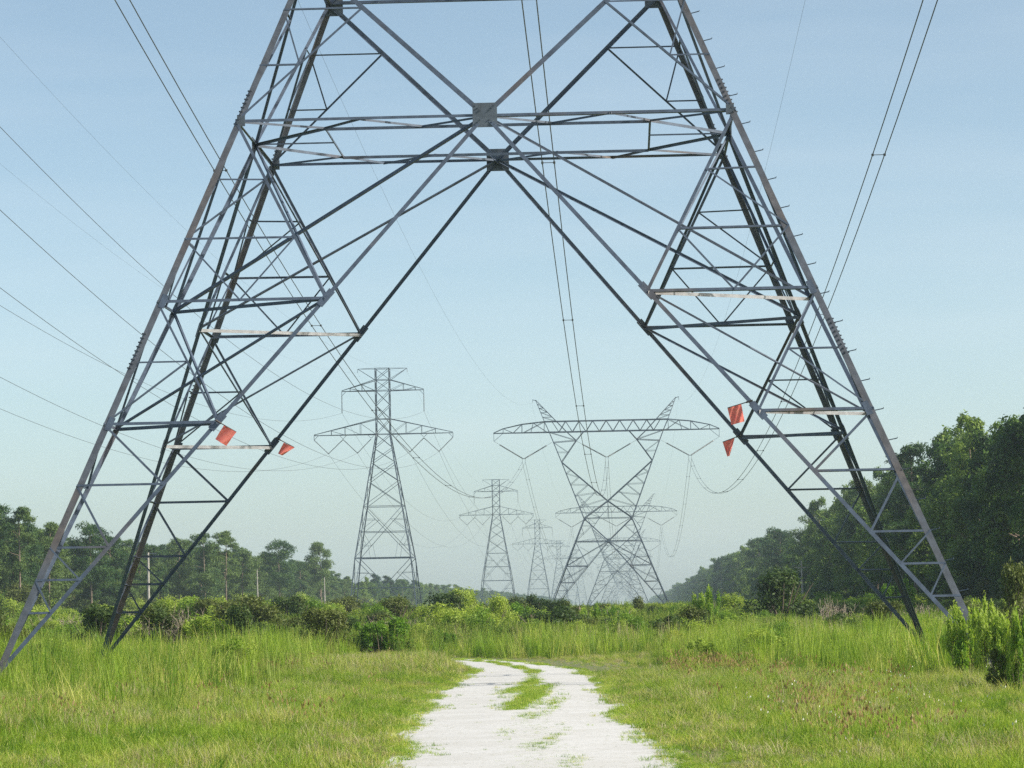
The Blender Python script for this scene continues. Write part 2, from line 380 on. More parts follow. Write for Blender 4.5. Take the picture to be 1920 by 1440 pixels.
    for x in (-1, 1):
        va = MB(); pk = MB()
        for s in (-1, 1):
            n = (0, s, 0)
            a, b, c, d = outer(zW, x, s), Vector((x*7.2, s*dJ, zJ)), Vector((x*9.05, s*dB, zB)), Vector((x*9.8, s*dB, zT))
            va.angle(a, b, .15, n, .02); va.angle(b, c, .14, n, .02); va.angle(c, d, .13, n, .02)
            kn = Vector((0, s*2.2, 18.0)); va.angle(a, kn, .13, n); va.angle(kn, b, .14, n, .02)
            va.angle(Vector((0, s*2.2, 18.0)), Vector((0, s*dW, zW)), .08, n)
            for t, t2 in ((.2,.25),(.4,.42),(.6,.62),(.8,.8)):
                va.angle(L(a, b, t), L(kn, b, t2), .06, n); va.angle(L(a, b, t), L(kn, b, t2-.2), .05, n)
            inn = Vector((x*4.8, s*1.4, 27.7)); top = Vector((x*3.6, s*dB, zB))
            va.angle(b, inn, .11, n); va.angle(inn, top, .1, n); va.angle(L(b, c, .66), inn, .09, n); va.angle(c, inn, .07, n)
            va.angle(L(b, c, .33), L(b, inn, .45), .05, n); va.angle(L(b, c, .66), L(b, inn, .45), .05, n)
            pp = Vector((x*11.15, 0, zP)); q1, q2 = Vector((x*7.9, s*dB, zT)), Vector((x*6.3, s*dB, zB))
            pk.angle(d, pp, .1, n); pk.angle(q1, pp, .09, n); pk.angle(q2, q1, .1, n); pk.angle(inn, q2, .09, n)
            for t in (.2, .42, .62, .8):
                pk.angle(L(d, pp, t), L(q1, pp, t), .05, n); pk.angle(L(d, pp, t), L(q1, pp, max(0, t-.2)), .05, n)
        for t in (0, .25, .5, .75, 1):
            p0, p1 = L(outer(zW, x, -1), Vector((x*7.2,-dJ,zJ)), t), L(outer(zW, x, 1), Vector((x*7.2,dJ,zJ)), t); va.angle(p0, p1, .06, (x,0,0))
            if t < 1: va.angle(p0, L(outer(zW, x, 1), Vector((x*7.2,dJ,zJ)), t+.25), .055, (x,0,0))
        pk.tube([Vector((x*11.15, 0, zP-.1)), Vector((x*11.15+.5*x, 0, zP+.05))], .05, 5); pk.tube([Vector((x*11.6, 0, zP+.03)), Vector((x*11.6, 0, zP-.45))], .03, 5)
        va.build('window_leg', st, root); pk.build('earth_wire_peak', st, root)
    ca = MB()
    for s in (-1, 1):
        n = (0, s, 0)
        ca.angle(Vector((-17.95, s*.3, zB)), Vector((-9.05, s*dB, zB)), .13, n, .02); ca.angle(Vector((17.95, s*.3, zB)), Vector((9.05, s*dB, zB)), .13, n, .02)
        ca.angle(Vector((-9.05, s*dB, zB)), Vector((9.05, s*dB, zB)), .14, n, .02); ca.angle(Vector((-9.8, s*dB, zT)), Vector((9.8, s*dB, zT)), .13, n, .02)
        for k in range(-4, 5):
            x = k*2.15; 
            if k < 4:
                ca.angle(Vector((x, s*dB, zT)), Vector((x+1.07, s*dB, zB)), .085, n); ca.angle(Vector((x+1.07, s*dB, zB)), Vector((x+2.15, s*dB, zT)), .085, n)
        for sg in (-1, 1):
            t_ = [Vector((sg*9.8, s*dB, zT)), Vector((sg*13.4, s*.8, zT-.35)), Vector((sg*16.4, s*.45, zB+.72)), Vector((sg*17.95, s*.3, zB+.05))]
            for a, b in zip(t_, t_[1:]): ca.angle(a, b, .1, n, .018)
            bb = lambda x: Vector((sg*x, s*(dB-(x-9.05)/8.9*.8), zB))
            ca.angle(t_[1], bb(13.4), .08, n); ca.angle(t_[2], bb(16.4), .07, n)
            ca.angle(t_[0], bb(13.2), .07, n); ca.angle(L(t_[0], t_[1], .5), bb(9.4), .06, n); ca.angle(L(t_[0], t_[1], .5), bb(12), .05, n)
            ca.angle(t_[1], bb(14.8), .06, n); ca.angle(bb(14.8), t_[2], .06, n); ca.angle(t_[0], bb(9.9), .05, n)
    for k in range(-8, 9):
        x = k*2.2; hw = dB if abs(x) < 9.05 else dB-(abs(x)-9.05)/8.9*.8
        ca.angle(Vector((x, -hw, zB)), Vector((x, hw, zB)), .06, up)
        if abs(x) < 9.5: ca.angle(Vector((x, -dB, zT)), Vector((x, dB, zT)), .06, up)
    for sg in (-1, 1):
        ca.angle(Vector((sg*17.9, 0, zB)), Vector((sg*17.9, 0, zB-1.25)), .06, (0,-1,0)); ca.angle(Vector((sg*16.4, 0, zB)), Vector((sg*17.9, 0, zB-1.25)), .06, (0,-1,0))
    ca.build('crossarm', st, root)
    zV = 24.9
    for cx_, tops in ((-13.2, ((-17.9, 27.85), (-8.65, 27.5))), (0, ((-4.75, 27.6), (4.75, 27.6))), (13.2, ((8.65, 27.5), (17.9, 27.85)))):
        for tx, tz in tops:
            ins = MB(); a, b = Vector((tx, 0, tz)), Vector((cx_+(.22 if tx > cx_ else -.22), 0, zV+.15))
            ins.tube([a, L(a, b, .2)], .02, 5)
            pts = []; rad = []
            for i in range(41):
                pts.append(L(a, b, .2+.8*i/40)); rad.append(.13 if i % 2 else .05)
            ins.tube(pts, rad, 7); ins.build('insulator_string', M['insulator'], root)
        cl_ = MB(); cl_.plate(Vector((cx_, 0, zV+.1)), (1,0,0), (0,0,1), .55, .1, .04)
        for q in (-.24, .24): cl_.tube([Vector((cx_+q, 0, zV+.1)), Vector((cx_+q, 0, zV-.42))], .025, 5)
        cl_.build('conductor_clamp', M['insulator'], root)
    return root
def copy_tree(o, parent=None):
    c = o.copy(); C.objects.link(c); c.parent = parent
    for ch in [x for x in o.children]: copy_tree(ch, c)
    return c
near = build_waist_tower(True)
tag(near, 'huge near lattice tower straddling the white track, top cut off by the frame', 'tower')
SPAN = 437.5
far = build_waist_tower(False)
ml = ['whole Y-shaped lattice tower standing framed between the legs of the near tower',
      'second Y-shaped lattice tower, seen smaller through the waist of the one before it',
      'third Y-shaped lattice tower, small and faint behind the second one',
      'tiny hazy Y-shaped tower, fourth in the row beyond the near one',
      'speck-sized hazy Y-shaped tower, fifth in the row beyond the near one',
      'last faint Y-shaped tower at the vanishing end of the row']
xs = [.15, .3, .2, .2, .2, .2]
for i in range(6):
    o = far if i == 0 else copy_tree(far)
    o.location = (xs[i], SPAN*(i+1), 0); tag(o, ml[i], 'tower', 'row of Y-shaped lattice towers')

# ------------------------------------------------------------------ double circuit towers of the line on the left
def build_double_tower():
    root = empty('pylon'); st = M['steel_far']
    hw = lambda z: 5.5-(5.5-4.45)*z/9.6 if z < 9.6 else (4.45-(4.45-1.15)*(z-9.6)/19.5 if z < 29.1 else 1.15)
    P = lambda z, sx, sy: Vector((sx*hw(z), sy*hw(z), z))
    for sx in (-1, 1):
        for sy in (-1, 1):
            b = MB()
            for z0, z1, w_ in ((0, 9.6, .17), (9.6, 29.1, .16), (29.1, 39.5, .12)): b.chord(P(z0, sx, sy), P(z1, sx, sy), w_, (sx,0,0), (0,sy,0))
            b.build('leg', st, root)
            f = MB(); f.tube([P(0,sx,sy)+Vector((0,0,GZ-.3)), P(0,sx,sy)+Vector((0,0,.1))], .3, 10); f.build('footing', M['concrete'], root)
    br = MB()
    for s in (-1, 1):
        for ax in (0, 1):
            n = (0, s, 0) if ax == 0 else (s, 0, 0)
            Q = (lambda z, t: P(z, t, s)) if ax == 0 else (lambda z, t: P(z, s, t))
            lv = [9.6, 17.7, 21.6, 24.6, 26.9, 29.1, 31.5, 33.7, 36, 37.7, 39.5]
            for a, b in zip(lv, lv[1:]):
                br.angle(Q(a, -1), Q(b, 1), .08, n); br.angle(Q(a, 1), Q(b, -1), .08, n)
            for z in (9.6, 13.7, 17.7, 29.1, 31.5, 36, 37.7, 39.5): br.angle(Q(z, -1), Q(z, 1), .09 if z != 9.6 else .15, n)
            c = Vector((0, s*hw(4.9), 4.9)) if ax == 0 else Vector((s*hw(4.9), 0, 4.9))
            for t in (-1, 1):
                br.angle(Q(9.6, t), c, .09, n); br.angle(c, Q(4.9, t), .08, n); br.angle(L(Q(9.6, t), c, .5), Q(7.3, t), .05, n); br.angle(L(Q(9.6, t), c, .5), Q(4.9, t), .05, n)
                br.angle(c, Q(0.3, t), .08, n)
                k = L(Q(9.6, t), Q(17.7, -t), .25); br.angle(k, Q(11.6, t), .05, n); br.angle(k, Q(13.7, t), .05, n)
                k = L(Q(17.7, t), Q(9.6, -t), .25); br.angle(k, Q(15.7, t), .05, n); br.angle(k, Q(13.7, t), .05, n)
                br.angle(L(Q(9.6, -1), Q(9.6, 1), .5+t*.22), L(Q(17.7, -t), Q(9.6, t), .72), .04, n)
    br.build('body_bracing', st, root)
    for name, zb, zt, tip, ts in (('lower_arm', 29.1, 31.5, 11.0, (.25, .5, .72)), ('upper_arm', 36, 37.7, 6.5, (.4, .75))):
        for sx in (-1, 1):
            b = MB(); T_ = Vector((sx*tip, 0, zb))
            for s in (-1, 1):
                pb, pt = Vector((sx*1.15, s*1.15, zb)), Vector((sx*1.15, s*1.15, zt)); b.angle(pb, T_, .12, (0,s,0)); b.angle(pt, T_+Vector((0,0,.12)), .10, (0,s,0))
                pv = pb
                for t in ts:
                    b.angle(L(pb, T_, t), L(pt, T_, t), .06, (0,s,0)); b.angle(pv, L(pt, T_, t), .05, (0,s,0)); pv = L(pb, T_, t)
            b.angle(T_, T_-Vector((0,0,.7)), .08, (0,-1,0)); b.angle(T_-Vector((sx*.7,0,0)), T_-Vector((0,0,.7)), .06, (0,-1,0))
            if zb < 30:
                for xx in (6.4, 1.95):
                    q = Vector((sx*xx, 0, zb-.6)); b.angle(Vector((sx*(xx+.6), 0, zb)), q, .06, (0,-1,0)); b.angle(Vector((sx*(xx-.6), 0, zb)), q, .06, (0,-1,0))
            b.build(name, st, root)
    for sx in (-1, 1):
        b = MB()
        for s in (-1, 1): b.angle(Vector((sx*1.15, s*1.15, 37.7)), Vector((sx*3.9, 0, 39.5)), .08, (0,s,0)); b.angle(Vector((sx*1.15, s*1.15, 39.5)), Vector((sx*3.9, 0, 39.5)), .06, (0,s,0))
        b.tube([Vector((sx*3.9,0,39.5)), Vector((sx*3.95,0,38.9))], .03, 4); b.build('earth_wire_arm', st, root)
        def string(a, c):
            q = MB(); pts = [L(a, c, i/24) for i in range(25)]; q.tube(pts, [.10 if i % 2 else .03 for i in range(25)], 6); q.build('insulator_string', M['insulator'], root)
        string(Vector((sx*6.5,0,35.3)), Vector((sx*6.5,0,32.6)))
        for ph, (t1, t2) in ((8.75, (11.0, 6.4)), (4.15, (6.4, 1.95))):
            string(Vector((sx*t1,0,28.4)), Vector((sx*ph,0,26.2))); string(Vector((sx*t2,0,28.4)), Vector((sx*ph,0,26.2)))
    return root
pyl = build_double_tower()
lab = ['tall slim pylon with two crossarms, the nearest one left of the Y-shaped towers',
       'middle-sized pylon with two crossarms, second in the left row',
       'small pylon with two crossarms, third in the left row',
       'tiny hazy pylon, fourth in the left row', 'faint speck of a pylon, fifth in the left row', 'last and faintest pylon of the left row']
X2 = [-35.0, -35.2, -35.2, -35.2, -35.2, -35.2]; Y2 = [433, 877, 1318, 1757, 2195, 2630]
for i in range(6):
    o = pyl if i == 0 else copy_tree(pyl); o.location = (X2[i], Y2[i], 0); o.rotation_euler.z = R(-1.0)
    tag(o, lab[i], 'pylon', 'row of two-arm pylons on the left')

# ------------------------------------------------------------------ conductors
def sag_pts(a, b, sag, n=60):
    return [L(a, b, i/n)-Vector((0,0,4*sag*(i/n)*(1-i/n))) for i in range(n+1)]
def bundle(x0, zat, label, group):
    root = empty('conductor_bundle', (x0, 0, zat)); 
    for q in (-.24, .24):
        w_ = MB(); pts = []
        for k in range(6):
            a = Vector((q+(xs[k-1] if k else 0), SPAN*k, -.42)); b = Vector((q+xs[k], SPAN*(k+1), -.42)); pts += sag_pts(a, b, 12.0)[(1 if k else 0):]
        w_.tube(pts, .0215, 6); w_.build('conductor', M['wire'], root)
    for k in range(3):
        for t in (.045, .13, .22, .31, .40, .5, .6, .69, .78, .87, .955):
            z = -.42-4*12*t*(1-t); y = SPAN*(k+t); dx = (xs[k-1] if k else 0)*(1-t)+xs[k]*t
            sp = MB(); sp.tube([Vector((dx-.24, y, z)), Vector((dx+.24, y, z))], .016, 5)
            for q in (-.24, .24): sp.plate(Vector((dx+q, y, z)), (1,0,0), (0,1,0), .09, .12, .09)
            sp.build('spacer', M['wire'], root)
    tag(root, label, 'power line', group)
bundle(-13.2, 24.9, 'left pair of thick wires sagging from the near tower', 'twin conductors of the Y-shaped towers')
bundle(0, 24.9, 'middle pair of thick wires, dropping steeply through the near tower', 'twin conductors of the Y-shaped towers')
bundle(13.2, 24.9, 'right pair of thick wires, passing outside the near tower on the right', 'twin conductors of the Y-shaped towers')
def line(x0, z0, sag, r, label, group, y0=0, ys=None, xx=0):
    b = MB(); pts = []; ys = ys or [SPAN*k for k in range(7)]
    for k in range(len(ys)-1):
        pts += sag_pts(Vector((x0+(xx if k == 0 else 0), ys[k], z0)), Vector((x0, ys[k+1], z0)), sag*(ys[k+1]-ys[k])**2/437**2)[(1 if k else 0):]
    b.tube(pts, r, 5); tag(b.build('overhead_wire', M['wire']), label, 'power line', group)
for x, t in ((-11.6, 'left'), (11.6, 'right')):
    line(x, 33.85, 8.5, .006, f'hair-thin {t} earth wire between the peaks of the Y-shaped towers', 'earth wires of the Y-shaped towers')
yy = [0]+Y2
for dx, z, sg, r, t in ((-8.75, 26.2, 10, .017, 'outermost left low wire of the left pylons'), (-4.15, 26.2, 10, .017, 'second low wire from the left on the left pylons'),
        (4.15, 26.2, 10, .017, 'third low wire from the left on the left pylons'), (8.75, 26.2, 10, .017, 'outermost right low wire of the left pylons'),
        (-6.5, 32.6, 10, .017, 'wire under the left tip of the upper arm of the left pylons'), (6.5, 32.6, 10, .017, 'wire under the right tip of the upper arm of the left pylons'),
        (-3.95, 38.9, 8, .006, 'very thin left earth wire on top of the left pylons'), (3.95, 38.9, 8, .006, 'very thin right earth wire on top of the left pylons')):
    line(-35+dx, z, sg, r, t, 'wires of the left pylon row', ys=yy)

# ------------------------------------------------------------------ marker flags tied to the near tower
def flag_mat():
    mt, n, l, p = new_mat('faded_flag'); nz = noise(n, l, 7, 4)
    r_ = ramp(n, l, nz.outputs[0], [(.35, (.92,.27,.23)), (.6, (.93,.33,.26)), (.75, (.95,.48,.36))]); l.new(r_.outputs[0], p.inputs['Base Color']); p.inputs['Roughness'].default_value = .7
    tr = n.new('ShaderNodeBsdfTranslucent'); l.new(r_.outputs[0], tr.inputs[0]); ms = n.new('ShaderNodeMixShader'); ms.inputs[0].default_value = .4
    l.new(p.outputs[0], ms.inputs[1]); l.new(tr.outputs[0], ms.inputs[2]); l.new(ms.outputs[0], n['Material Output'].inputs[0]); return mt
M['flag'] = flag_mat()
def marker_flag(node, stick, quad, label, fold):
    y = node.y-.06; root = empty('marker_flag', at_y(*stick[0], y))
    o = root.location; b = MB(); a, c = at_y(*stick[0], y)-o, at_y(*stick[1], y+.05)-o
    b.tube([a, c], .012, 6); b.tube([a-(c-a).normalized()*.05, a+(c-a).normalized()*.09], .022, 6); b.build('stick', M['stick'], root)
    q = [at_y(*p, y+(.04 if i in (0,) else 0))-o for i, p in enumerate(quad)]; n = 12; V = []
    for j in range(n+1):
        for i in range(n+1):
            u, v = i/n, j/n; p = (q[0]*(1-u)+q[1]*u)*(1-v)+(q[3]*(1-u)+q[2]*u)*v
            V.append(p+Vector((0, .05*fold*math.sin(u*5+v*2)*v + .012*math.sin(u*14+v*9), 0)))
    m_ = len(V); V = [tuple(p) for p in V]+[(p[0], p[1]+.002, p[2]) for p in V]
    i_ = np.arange(m_).reshape(n+1, n+1); F = np.stack([i_[:-1,:-1], i_[:-1,1:], i_[1:,1:], i_[1:,:-1]], -1).reshape(-1, 4)
    obj('cloth', mesh_np('cloth', np.array(V), np.concatenate([F, F[:,::-1]+m_]), M['flag'], smooth=True), root)
    tag(root, label, 'flag', 'red marker flags')
marker_flag(bn(zD,-1,-1), ((408,790),(443,810)), ((420,797),(443,810.5),(424,836),(403,823)), 'red square flag crumpled on a stick at the front left leg of the near tower', 1)
marker_flag(bn(zD,-1,1), ((520,822),(552,839)), ((532,830),(552,839.5),(529,854),(520.5,850)), 'small folded red flag tapering downwards at the rear left leg', 1.5)
marker_flag(bn(zD,1,-1), ((1407,752),(1364,765)), ((1364,765),(1390,758),(1396,790),(1371.5,797)), 'flat square red flag, highest of the pair on the right leg', .4)
marker_flag(bn(zD,1,1), ((1387,817),(1355,829)), ((1355,829),(1377.5,821.5),(1368,855),(1364,856)), 'red flag folded to a triangle, lowest of the pair on the right leg', 1.5)

# ------------------------------------------------------------------ foliage
def leaves(P, Nrm, size, aspect=.5, jit=.8):
    """P (n,3) centres, Nrm (n,3) preferred normals, size (n,) -> quads"""
    n = len(P); nn = Nrm + rng.normal(0, jit, (n,3)); nn /= np.linalg.norm(nn, axis=1)[:,None]
    t = rng.normal(0, 1, (n,3)); t -= nn*(t*nn).sum(1)[:,None]; t /= np.linalg.norm(t, axis=1)[:,None]; b = np.cross(nn, t)
    s = np.asarray(size).reshape(-1, 1)*rng.uniform(.6, 1.3, (n,1))
    a = t*s; c = b*s*aspect
    V = np.stack([P-a, P+c*.9-a*.1, P+a, P-c*.9-a*.1], 1).reshape(-1, 3); F = np.arange(4*n).reshape(n, 4); return V, F
def blob_pts(blobs, n, shell=.45, seed=None):
    cs = np.array([b[:3] for b in blobs]); rs = np.array([b[3:6] for b in blobs]); wt = (rs[:,0]*rs[:,2]); wt = wt/wt.sum()
    k = rng.choice(len(blobs), n, p=wt); d = rng.normal(0, 1, (n,3)); d /= np.linalg.norm(d, axis=1)[:,None]
    rad = (shell + (1-shell)*rng.random((n,1))**.6)*(1+.15*rng.normal(0, 1, (n,1)))
    return cs[k]+d*rs[k]*rad, d, k
def trunk_mesh(name, h, r, lean, limbs, mat):
    b = MB(); pts = [Vector((lean[0]*t*t*h, lean[1]*t*t*h, -.3+(h+.3)*t)) for t in np.linspace(0, 1, 9)]
    b.tube(pts, [r*(1-.72*t)*(1.25 if i == 0 else 1) for i, t in enumerate(np.linspace(0, 1, 9))], 8)
    for (p, q, rr) in limbs: 
        p, q = Vector(p), Vector(q); md = (p+q)/2+Vector((0,0,-.05*(q-p).length)); b.tube([p, md, q], [rr, rr*.65, rr*.25], 5)
    return mesh_np(name, np.array(b.v), np.array(b.f4), mat, smooth=True)
def pine(seed, h, dens=1., bare=.5, slim=1.):
    global rng; rng = np.random.default_rng(seed); lx, ly = rng.normal(0, .015, 2); limbs = []; blobs = []
    nb = int(20*dens)
    for k in range(nb):
        t = bare+(1-bare)*((k+.5)/nb)**.85; z = h*t; a = rng.uniform(0, 6.28); prof = math.sin(min(1, (1.04-t)/(1.04-bare)*1.25+.12)*math.pi*.62)
        rr = (1.9*prof+.3)*slim*rng.uniform(.55, 1.25); c = (lx*t*t*h+math.cos(a)*rr, ly*t*t*h+math.sin(a)*rr, z+rng.uniform(.1, .7))
        limbs.append(((lx*t*t*h, ly*t*t*h, z-.35), c, .05)); s = rng.uniform(.55, 1.1)*(.75+.5*prof)*slim
        blobs.append((*c, s*1.15, s*1.15, s*.62))
        if rng.random() < .5:
            c2 = (c[0]*.55+lx*t*t*h*.45, c[1]*.55, c[2]+rng.uniform(-.2,.4)); blobs.append((*c2, s*.8, s*.8, s*.5))
    for k in range(3): blobs.append((lx*h+rng.normal(0,.3), ly*h+rng.normal(0,.3), h-.3*k, .55, .55, .6))
    n = int(2700*dens); Pn, d, _ = blob_pts(blobs, n, .3)
    V, F = leaves(np.repeat(Pn, 3, 0)+rng.normal(0, .1, (3*n,3)), np.repeat(d, 3, 0), np.full(3*n, .25), .24, 1.4)
    return trunk_mesh('trunk', h*.97, .17*h/14, (lx,ly), limbs, M['bark']), mesh_np('crown', V, F, M['pine'])
def broad(seed, h, n=8500, wd=2.6, low=.12, mat='oak', leaf=.17):
    global rng; rng = np.random.default_rng(seed); blobs = []; limbs = []; lx, ly = rng.normal(0, .01, 2)
    for k in range(34):
        t = low+(1-low)*rng.random()**.8; prof = math.sin(math.pi*min(.93, max(.2, (1.03-t)/(1.03-low)*.8+.12))); a = rng.uniform(0, 6.28); rr = wd*prof*rng.uniform(.25, 1.0)
        c = (math.cos(a)*rr, math.sin(a)*rr, h*t); s = rng.uniform(.55, 1.15)*wd/2.6; blobs.append((*c, s, s, s*rng.uniform(.7, 1.1)))
        if k % 2 == 0: limbs.append(((0, 0, max(.5, h*t-1.2)), c, .06))
    for k in range(3): blobs.append((rng.normal(0,.5), rng.normal(0,.5), h-.5-.6*k, .6, .6, .8))
    Pn, d, _ = blob_pts(blobs, n, .4); Pn[:,2] = np.maximum(Pn[:,2], .15)
    V, F = leaves(Pn, d+np.array([0,0,.3]), np.full(n, leaf), .6, .7)
    return trunk_mesh('trunk', h*.9, .16, (lx,ly), limbs, M['bark']), mesh_np('crown', V, F, M[mat])
pines = [pine(100+i, h, dn, br, sl) for i, (h, dn, br, sl) in enumerate([(15,1.25,.40,1.1),(14,1.1,.42,.95),(16,1.2,.38,1),(13,1.1,.28,.85),(14.5,.85,.5,.8),(15.5,1.4,.22,1.05)])]
broads = [broad(200+i, h, n_, w_, lo) for i, (h, n_, w_, lo) in enumerate([(15,9500,2.8,.08),(13.5,8500,2.5,.06),(16.5,9500,2.3,.08),(12,7500,2.7,.05),(14.5,9000,3.0,.1)])]
def tree(name, proto, x, y, s, rz, label, cat, group):
    r_ = empty(name, (x, y, GZ)); r_.rotation_euler.z = rz; r_.scale = (s, s, s*random.uniform(.94, 1.06))
    obj('trunk', proto[0], r_); obj('crown', proto[1], r_); tag(r_, label, cat, group); return r_

random.seed(11)
ntree = 0; inner = []                          # the wood right of the towers
y = 98.0
while y < 430:
    for row, x0 in enumerate((33.2, 38.6)):
        yy_ = y+random.uniform(-1.6, 1.6)+row*2; x = x0+random.uniform(-1.3, 1.3); pn = random.random() < .16
        s = random.uniform(.86, 1.1)
        if row == 1: s *= 1.08
        if y < 210: s *= 1.05
        if pn: tree('pine_tree', pines[random.choice((0,2,5))], x, yy_, s*1.02, random.uniform(0, 6.3), 'pine rising among the broad-leaved trees of the dark wood on the right', 'tree', 'pines in the right wood')
        else: tree('broadleaf_tree', random.choice(broads), x, yy_, s, random.uniform(0, 6.3), 'leafy tree in the shaded front of the dark wood on the right', 'tree', 'trees of the right wood')
        ntree += 1
    y += random.uniform(4.3, 5.6)
def pine_at(px, y_, h, k, label, grp='pines at the left edge', cat='tree'):
    if px > 60: h *= .87
    g = at_y(px, 1130, y_); p = pines[k]; hh = (15,14,16,13,14.5,15.5)[k]; return tree('pine_tree', p, g.x, y_, h/hh, random.uniform(0, 6.3), label, cat, grp)
# left wood: prominent ones first
pine_at(38, 288, 13.9, 4, 'tallest full-crowned pine at the left edge of the picture, seen beside the front left leg')
pine_at(-12, 292, 14.4, 1, 'pine half cut off by the left edge of the frame')
pine_at(92, 312, 14.3, 5, 'dark pine rising just behind the outer left leg')
pine_at(172, 330, 14.2, 0, 'broad dark pine seen between the two left legs of the tower')
pine_at(205, 345, 12.6, 3, 'lower pine just left of the rear left leg')
pine_at(385, 420, 15.6, 5, 'bushy pine right of the rear left leg')
pine_at(424, 425, 16.6, 4, 'slender pine with a high open crown right of the rear left leg')
pine_at(455, 470, 14.3, 1, 'round pine left of the dense pine group in the middle left')
pine_at(525, 520, 17.3, 0, 'biggest round-topped pine of the middle left group')
pine_at(603, 590, 16.8, 1, 'last tall pine before the left wood drops away')
y = 262.0
while y < 720:
    for row in range(2):
        x = -68-7*row+random.uniform(-2.5, 2.5); yy_ = y+random.uniform(-2, 2)
        h = (random.uniform(8.5, 12.2) if row == 0 else random.uniform(10.5, 13))*(1.0 if yy_ < 330 else 1.04)
        if 345 < yy_ < 415: h *= .84
        k = random.choice((0,1,2,3,4,5,3)); hh = (15,14,16,13,14.5,15.5)[k]
        tree('pine_tree', pines[k], x, yy_, h/hh, random.uniform(0, 6.3), 'pine among the others in the sunlit wood on the left', 'tree', 'pines of the left wood'); ntree += 1
    y += random.uniform(4.6, 6.8)

# plants of the cleared strip
def shrub_mesh(kind, seed):
    global rng; rng = np.random.default_rng(seed)
    if kind in ('dark', 'light', 'yellow'):       # unit height 1, width about 1.2
        n = {'dark': 5200, 'light': 4600, 'yellow': 3000}[kind]; blobs = []
        for k in range(26):
            a = rng.uniform(0, 6.28); t = rng.random()**.7; rr = .52*math.sqrt(max(0, 1-.75*t*t))*rng.uniform(.2, 1)
            s = rng.uniform(.10, .20); blobs.append((math.cos(a)*rr, math.sin(a)*rr, .12+.78*t, s, s, s*(1.3 if kind == 'light' else .9)))
        Pn, d, _ = blob_pts(blobs, n, .25); Pn[:,2] = np.abs(Pn[:,2]); V, F = leaves(Pn, d+np.array([0,0,.2]), np.full(n, .030 if kind != 'yellow' else .035), .5, .8)
        b = MB()
        for k in range(9):
            a = rng.uniform(0, 6.28); r_ = rng.uniform(.15, .45); b.tube([Vector((0,0,-.05)), Vector((math.cos(a)*r_*.4, math.sin(a)*r_*.4, .35)), Vector((math.cos(a)*r_, math.sin(a)*r_, .8))], [.018, .012, .004], 5)
        return mesh_np('foliage', V, F, M[kind]), mesh_np('stems', np.array(b.v), np.array(b.f4), M['bark'])
    if kind == 'upright':                          # clump of leafy upright shoots
        b = MB(); blobs = []
        for k in range(30):
            a = rng.uniform(0, 6.28); r_ = .46*math.sqrt(rng.random()); t = rng.uniform(.18, .8)*(1-.35*r_); x_, y_ = math.cos(a)*r_, math.sin(a)*r_
            q = rng.uniform(.06, .12); blobs.append((x_, y_, t, q, q, rng.uniform(.12, .24)))
            b.tube([Vector((x_*.5, y_*.5, -.03)), Vector((x_*.8, y_*.8, t*.6)), Vector((x_, y_, t+.15))], [.009, .007, .002], 4)
        Pn, d, _ = blob_pts(blobs, 6000, .15); Pn[:,2] = np.abs(Pn[:,2]); V, F = leaves(Pn, d*.7+np.array([.4,-.1,.5]), np.full(6000, .036), .42, .9)
        return mesh_np('foliage', V, F, M['sprout']), mesh_np('stems', np.array(b.v), np.array(b.f4), M['bark'])
    if kind == 'grey':
        b = MB()
        for k in range(60):
            a = rng.uniform(0, 6.28); p = Vector((rng.normal(0,.25), rng.normal(0,.25), 0)); h = rng.uniform(.4, 1)
            tip = p+Vector((math.cos(a)*.28*h, math.sin(a)*.28*h, h)); b.tube([p, (p+tip)/2+Vector((0,0,.03)), tip], [.012, .008, .003], 4)
            for j in range(6):
                q = L(p, tip, rng.uniform(.3, .95)); b.tube([q, q+Vector((rng.normal(0,.09), rng.normal(0,.09), rng.uniform(.05,.2)))], [.005, .002], 3)
        n = 500; Pn = np.stack([rng.normal(0,.25,n), rng.normal(0,.25,n), rng.random(n)*.8], -1); V, F = leaves(Pn, np.tile([0,0,1.],(n,1)), np.full(n, .025), .4, 1)
        return mesh_np('dry_leaves', V, F, M['grey']), mesh_np('twigs', np.array(b.v), np.array(b.f4), M['grey'])
    if kind == 'palm':
        V = []; F = []; b = MB()
        for k in range(16):
            a = rng.uniform(0, 6.28); el = rng.uniform(.35, 1.3); st = Vector((math.cos(a)*math.cos(el), math.sin(a)*math.cos(el), math.sin(el)))*rng.uniform(.45, .7)
            b.tube([Vector((0,0,0)), st], [.012, .008], 4); side = st.cross(Vector((0,0,1))).normalized(); upv = side.cross(st).normalized(); d0 = st.normalized()
            for j in range(15):
                an = R(-75+150*j/14); dd = (d0*math.cos(an)+side*math.sin(an)); e = dd*.36*(1-.25*abs(an)); wv = dd.cross(upv).normalized()*.016
                i0 = len(V); V += [tuple(st), tuple(st+e*.5+wv), tuple(st+e-upv*.03), tuple(st+e*.5-wv)]; F.append((i0,i0+1,i0+2,i0+3))
        return mesh_np('fronds', np.array(V), np.array(F), M['palm']), mesh_np('stems', np.array(b.v), np.array(b.f4), M['bark'])
SH = {k: [shrub_mesh(k, 300+17*j+i*5) for i in range(n)] for j, (k, n) in enumerate((('dark',4),('light',4),('upright',4),('yellow',2),('grey',3),('palm',2)))}
pn_ = {'dark': ('foliage','stems'), 'light': ('foliage','stems'), 'upright': ('foliage','stems'), 'yellow': ('foliage','stems'), 'grey': ('dry_leaves','twigs'), 'palm': ('fronds','stems')}
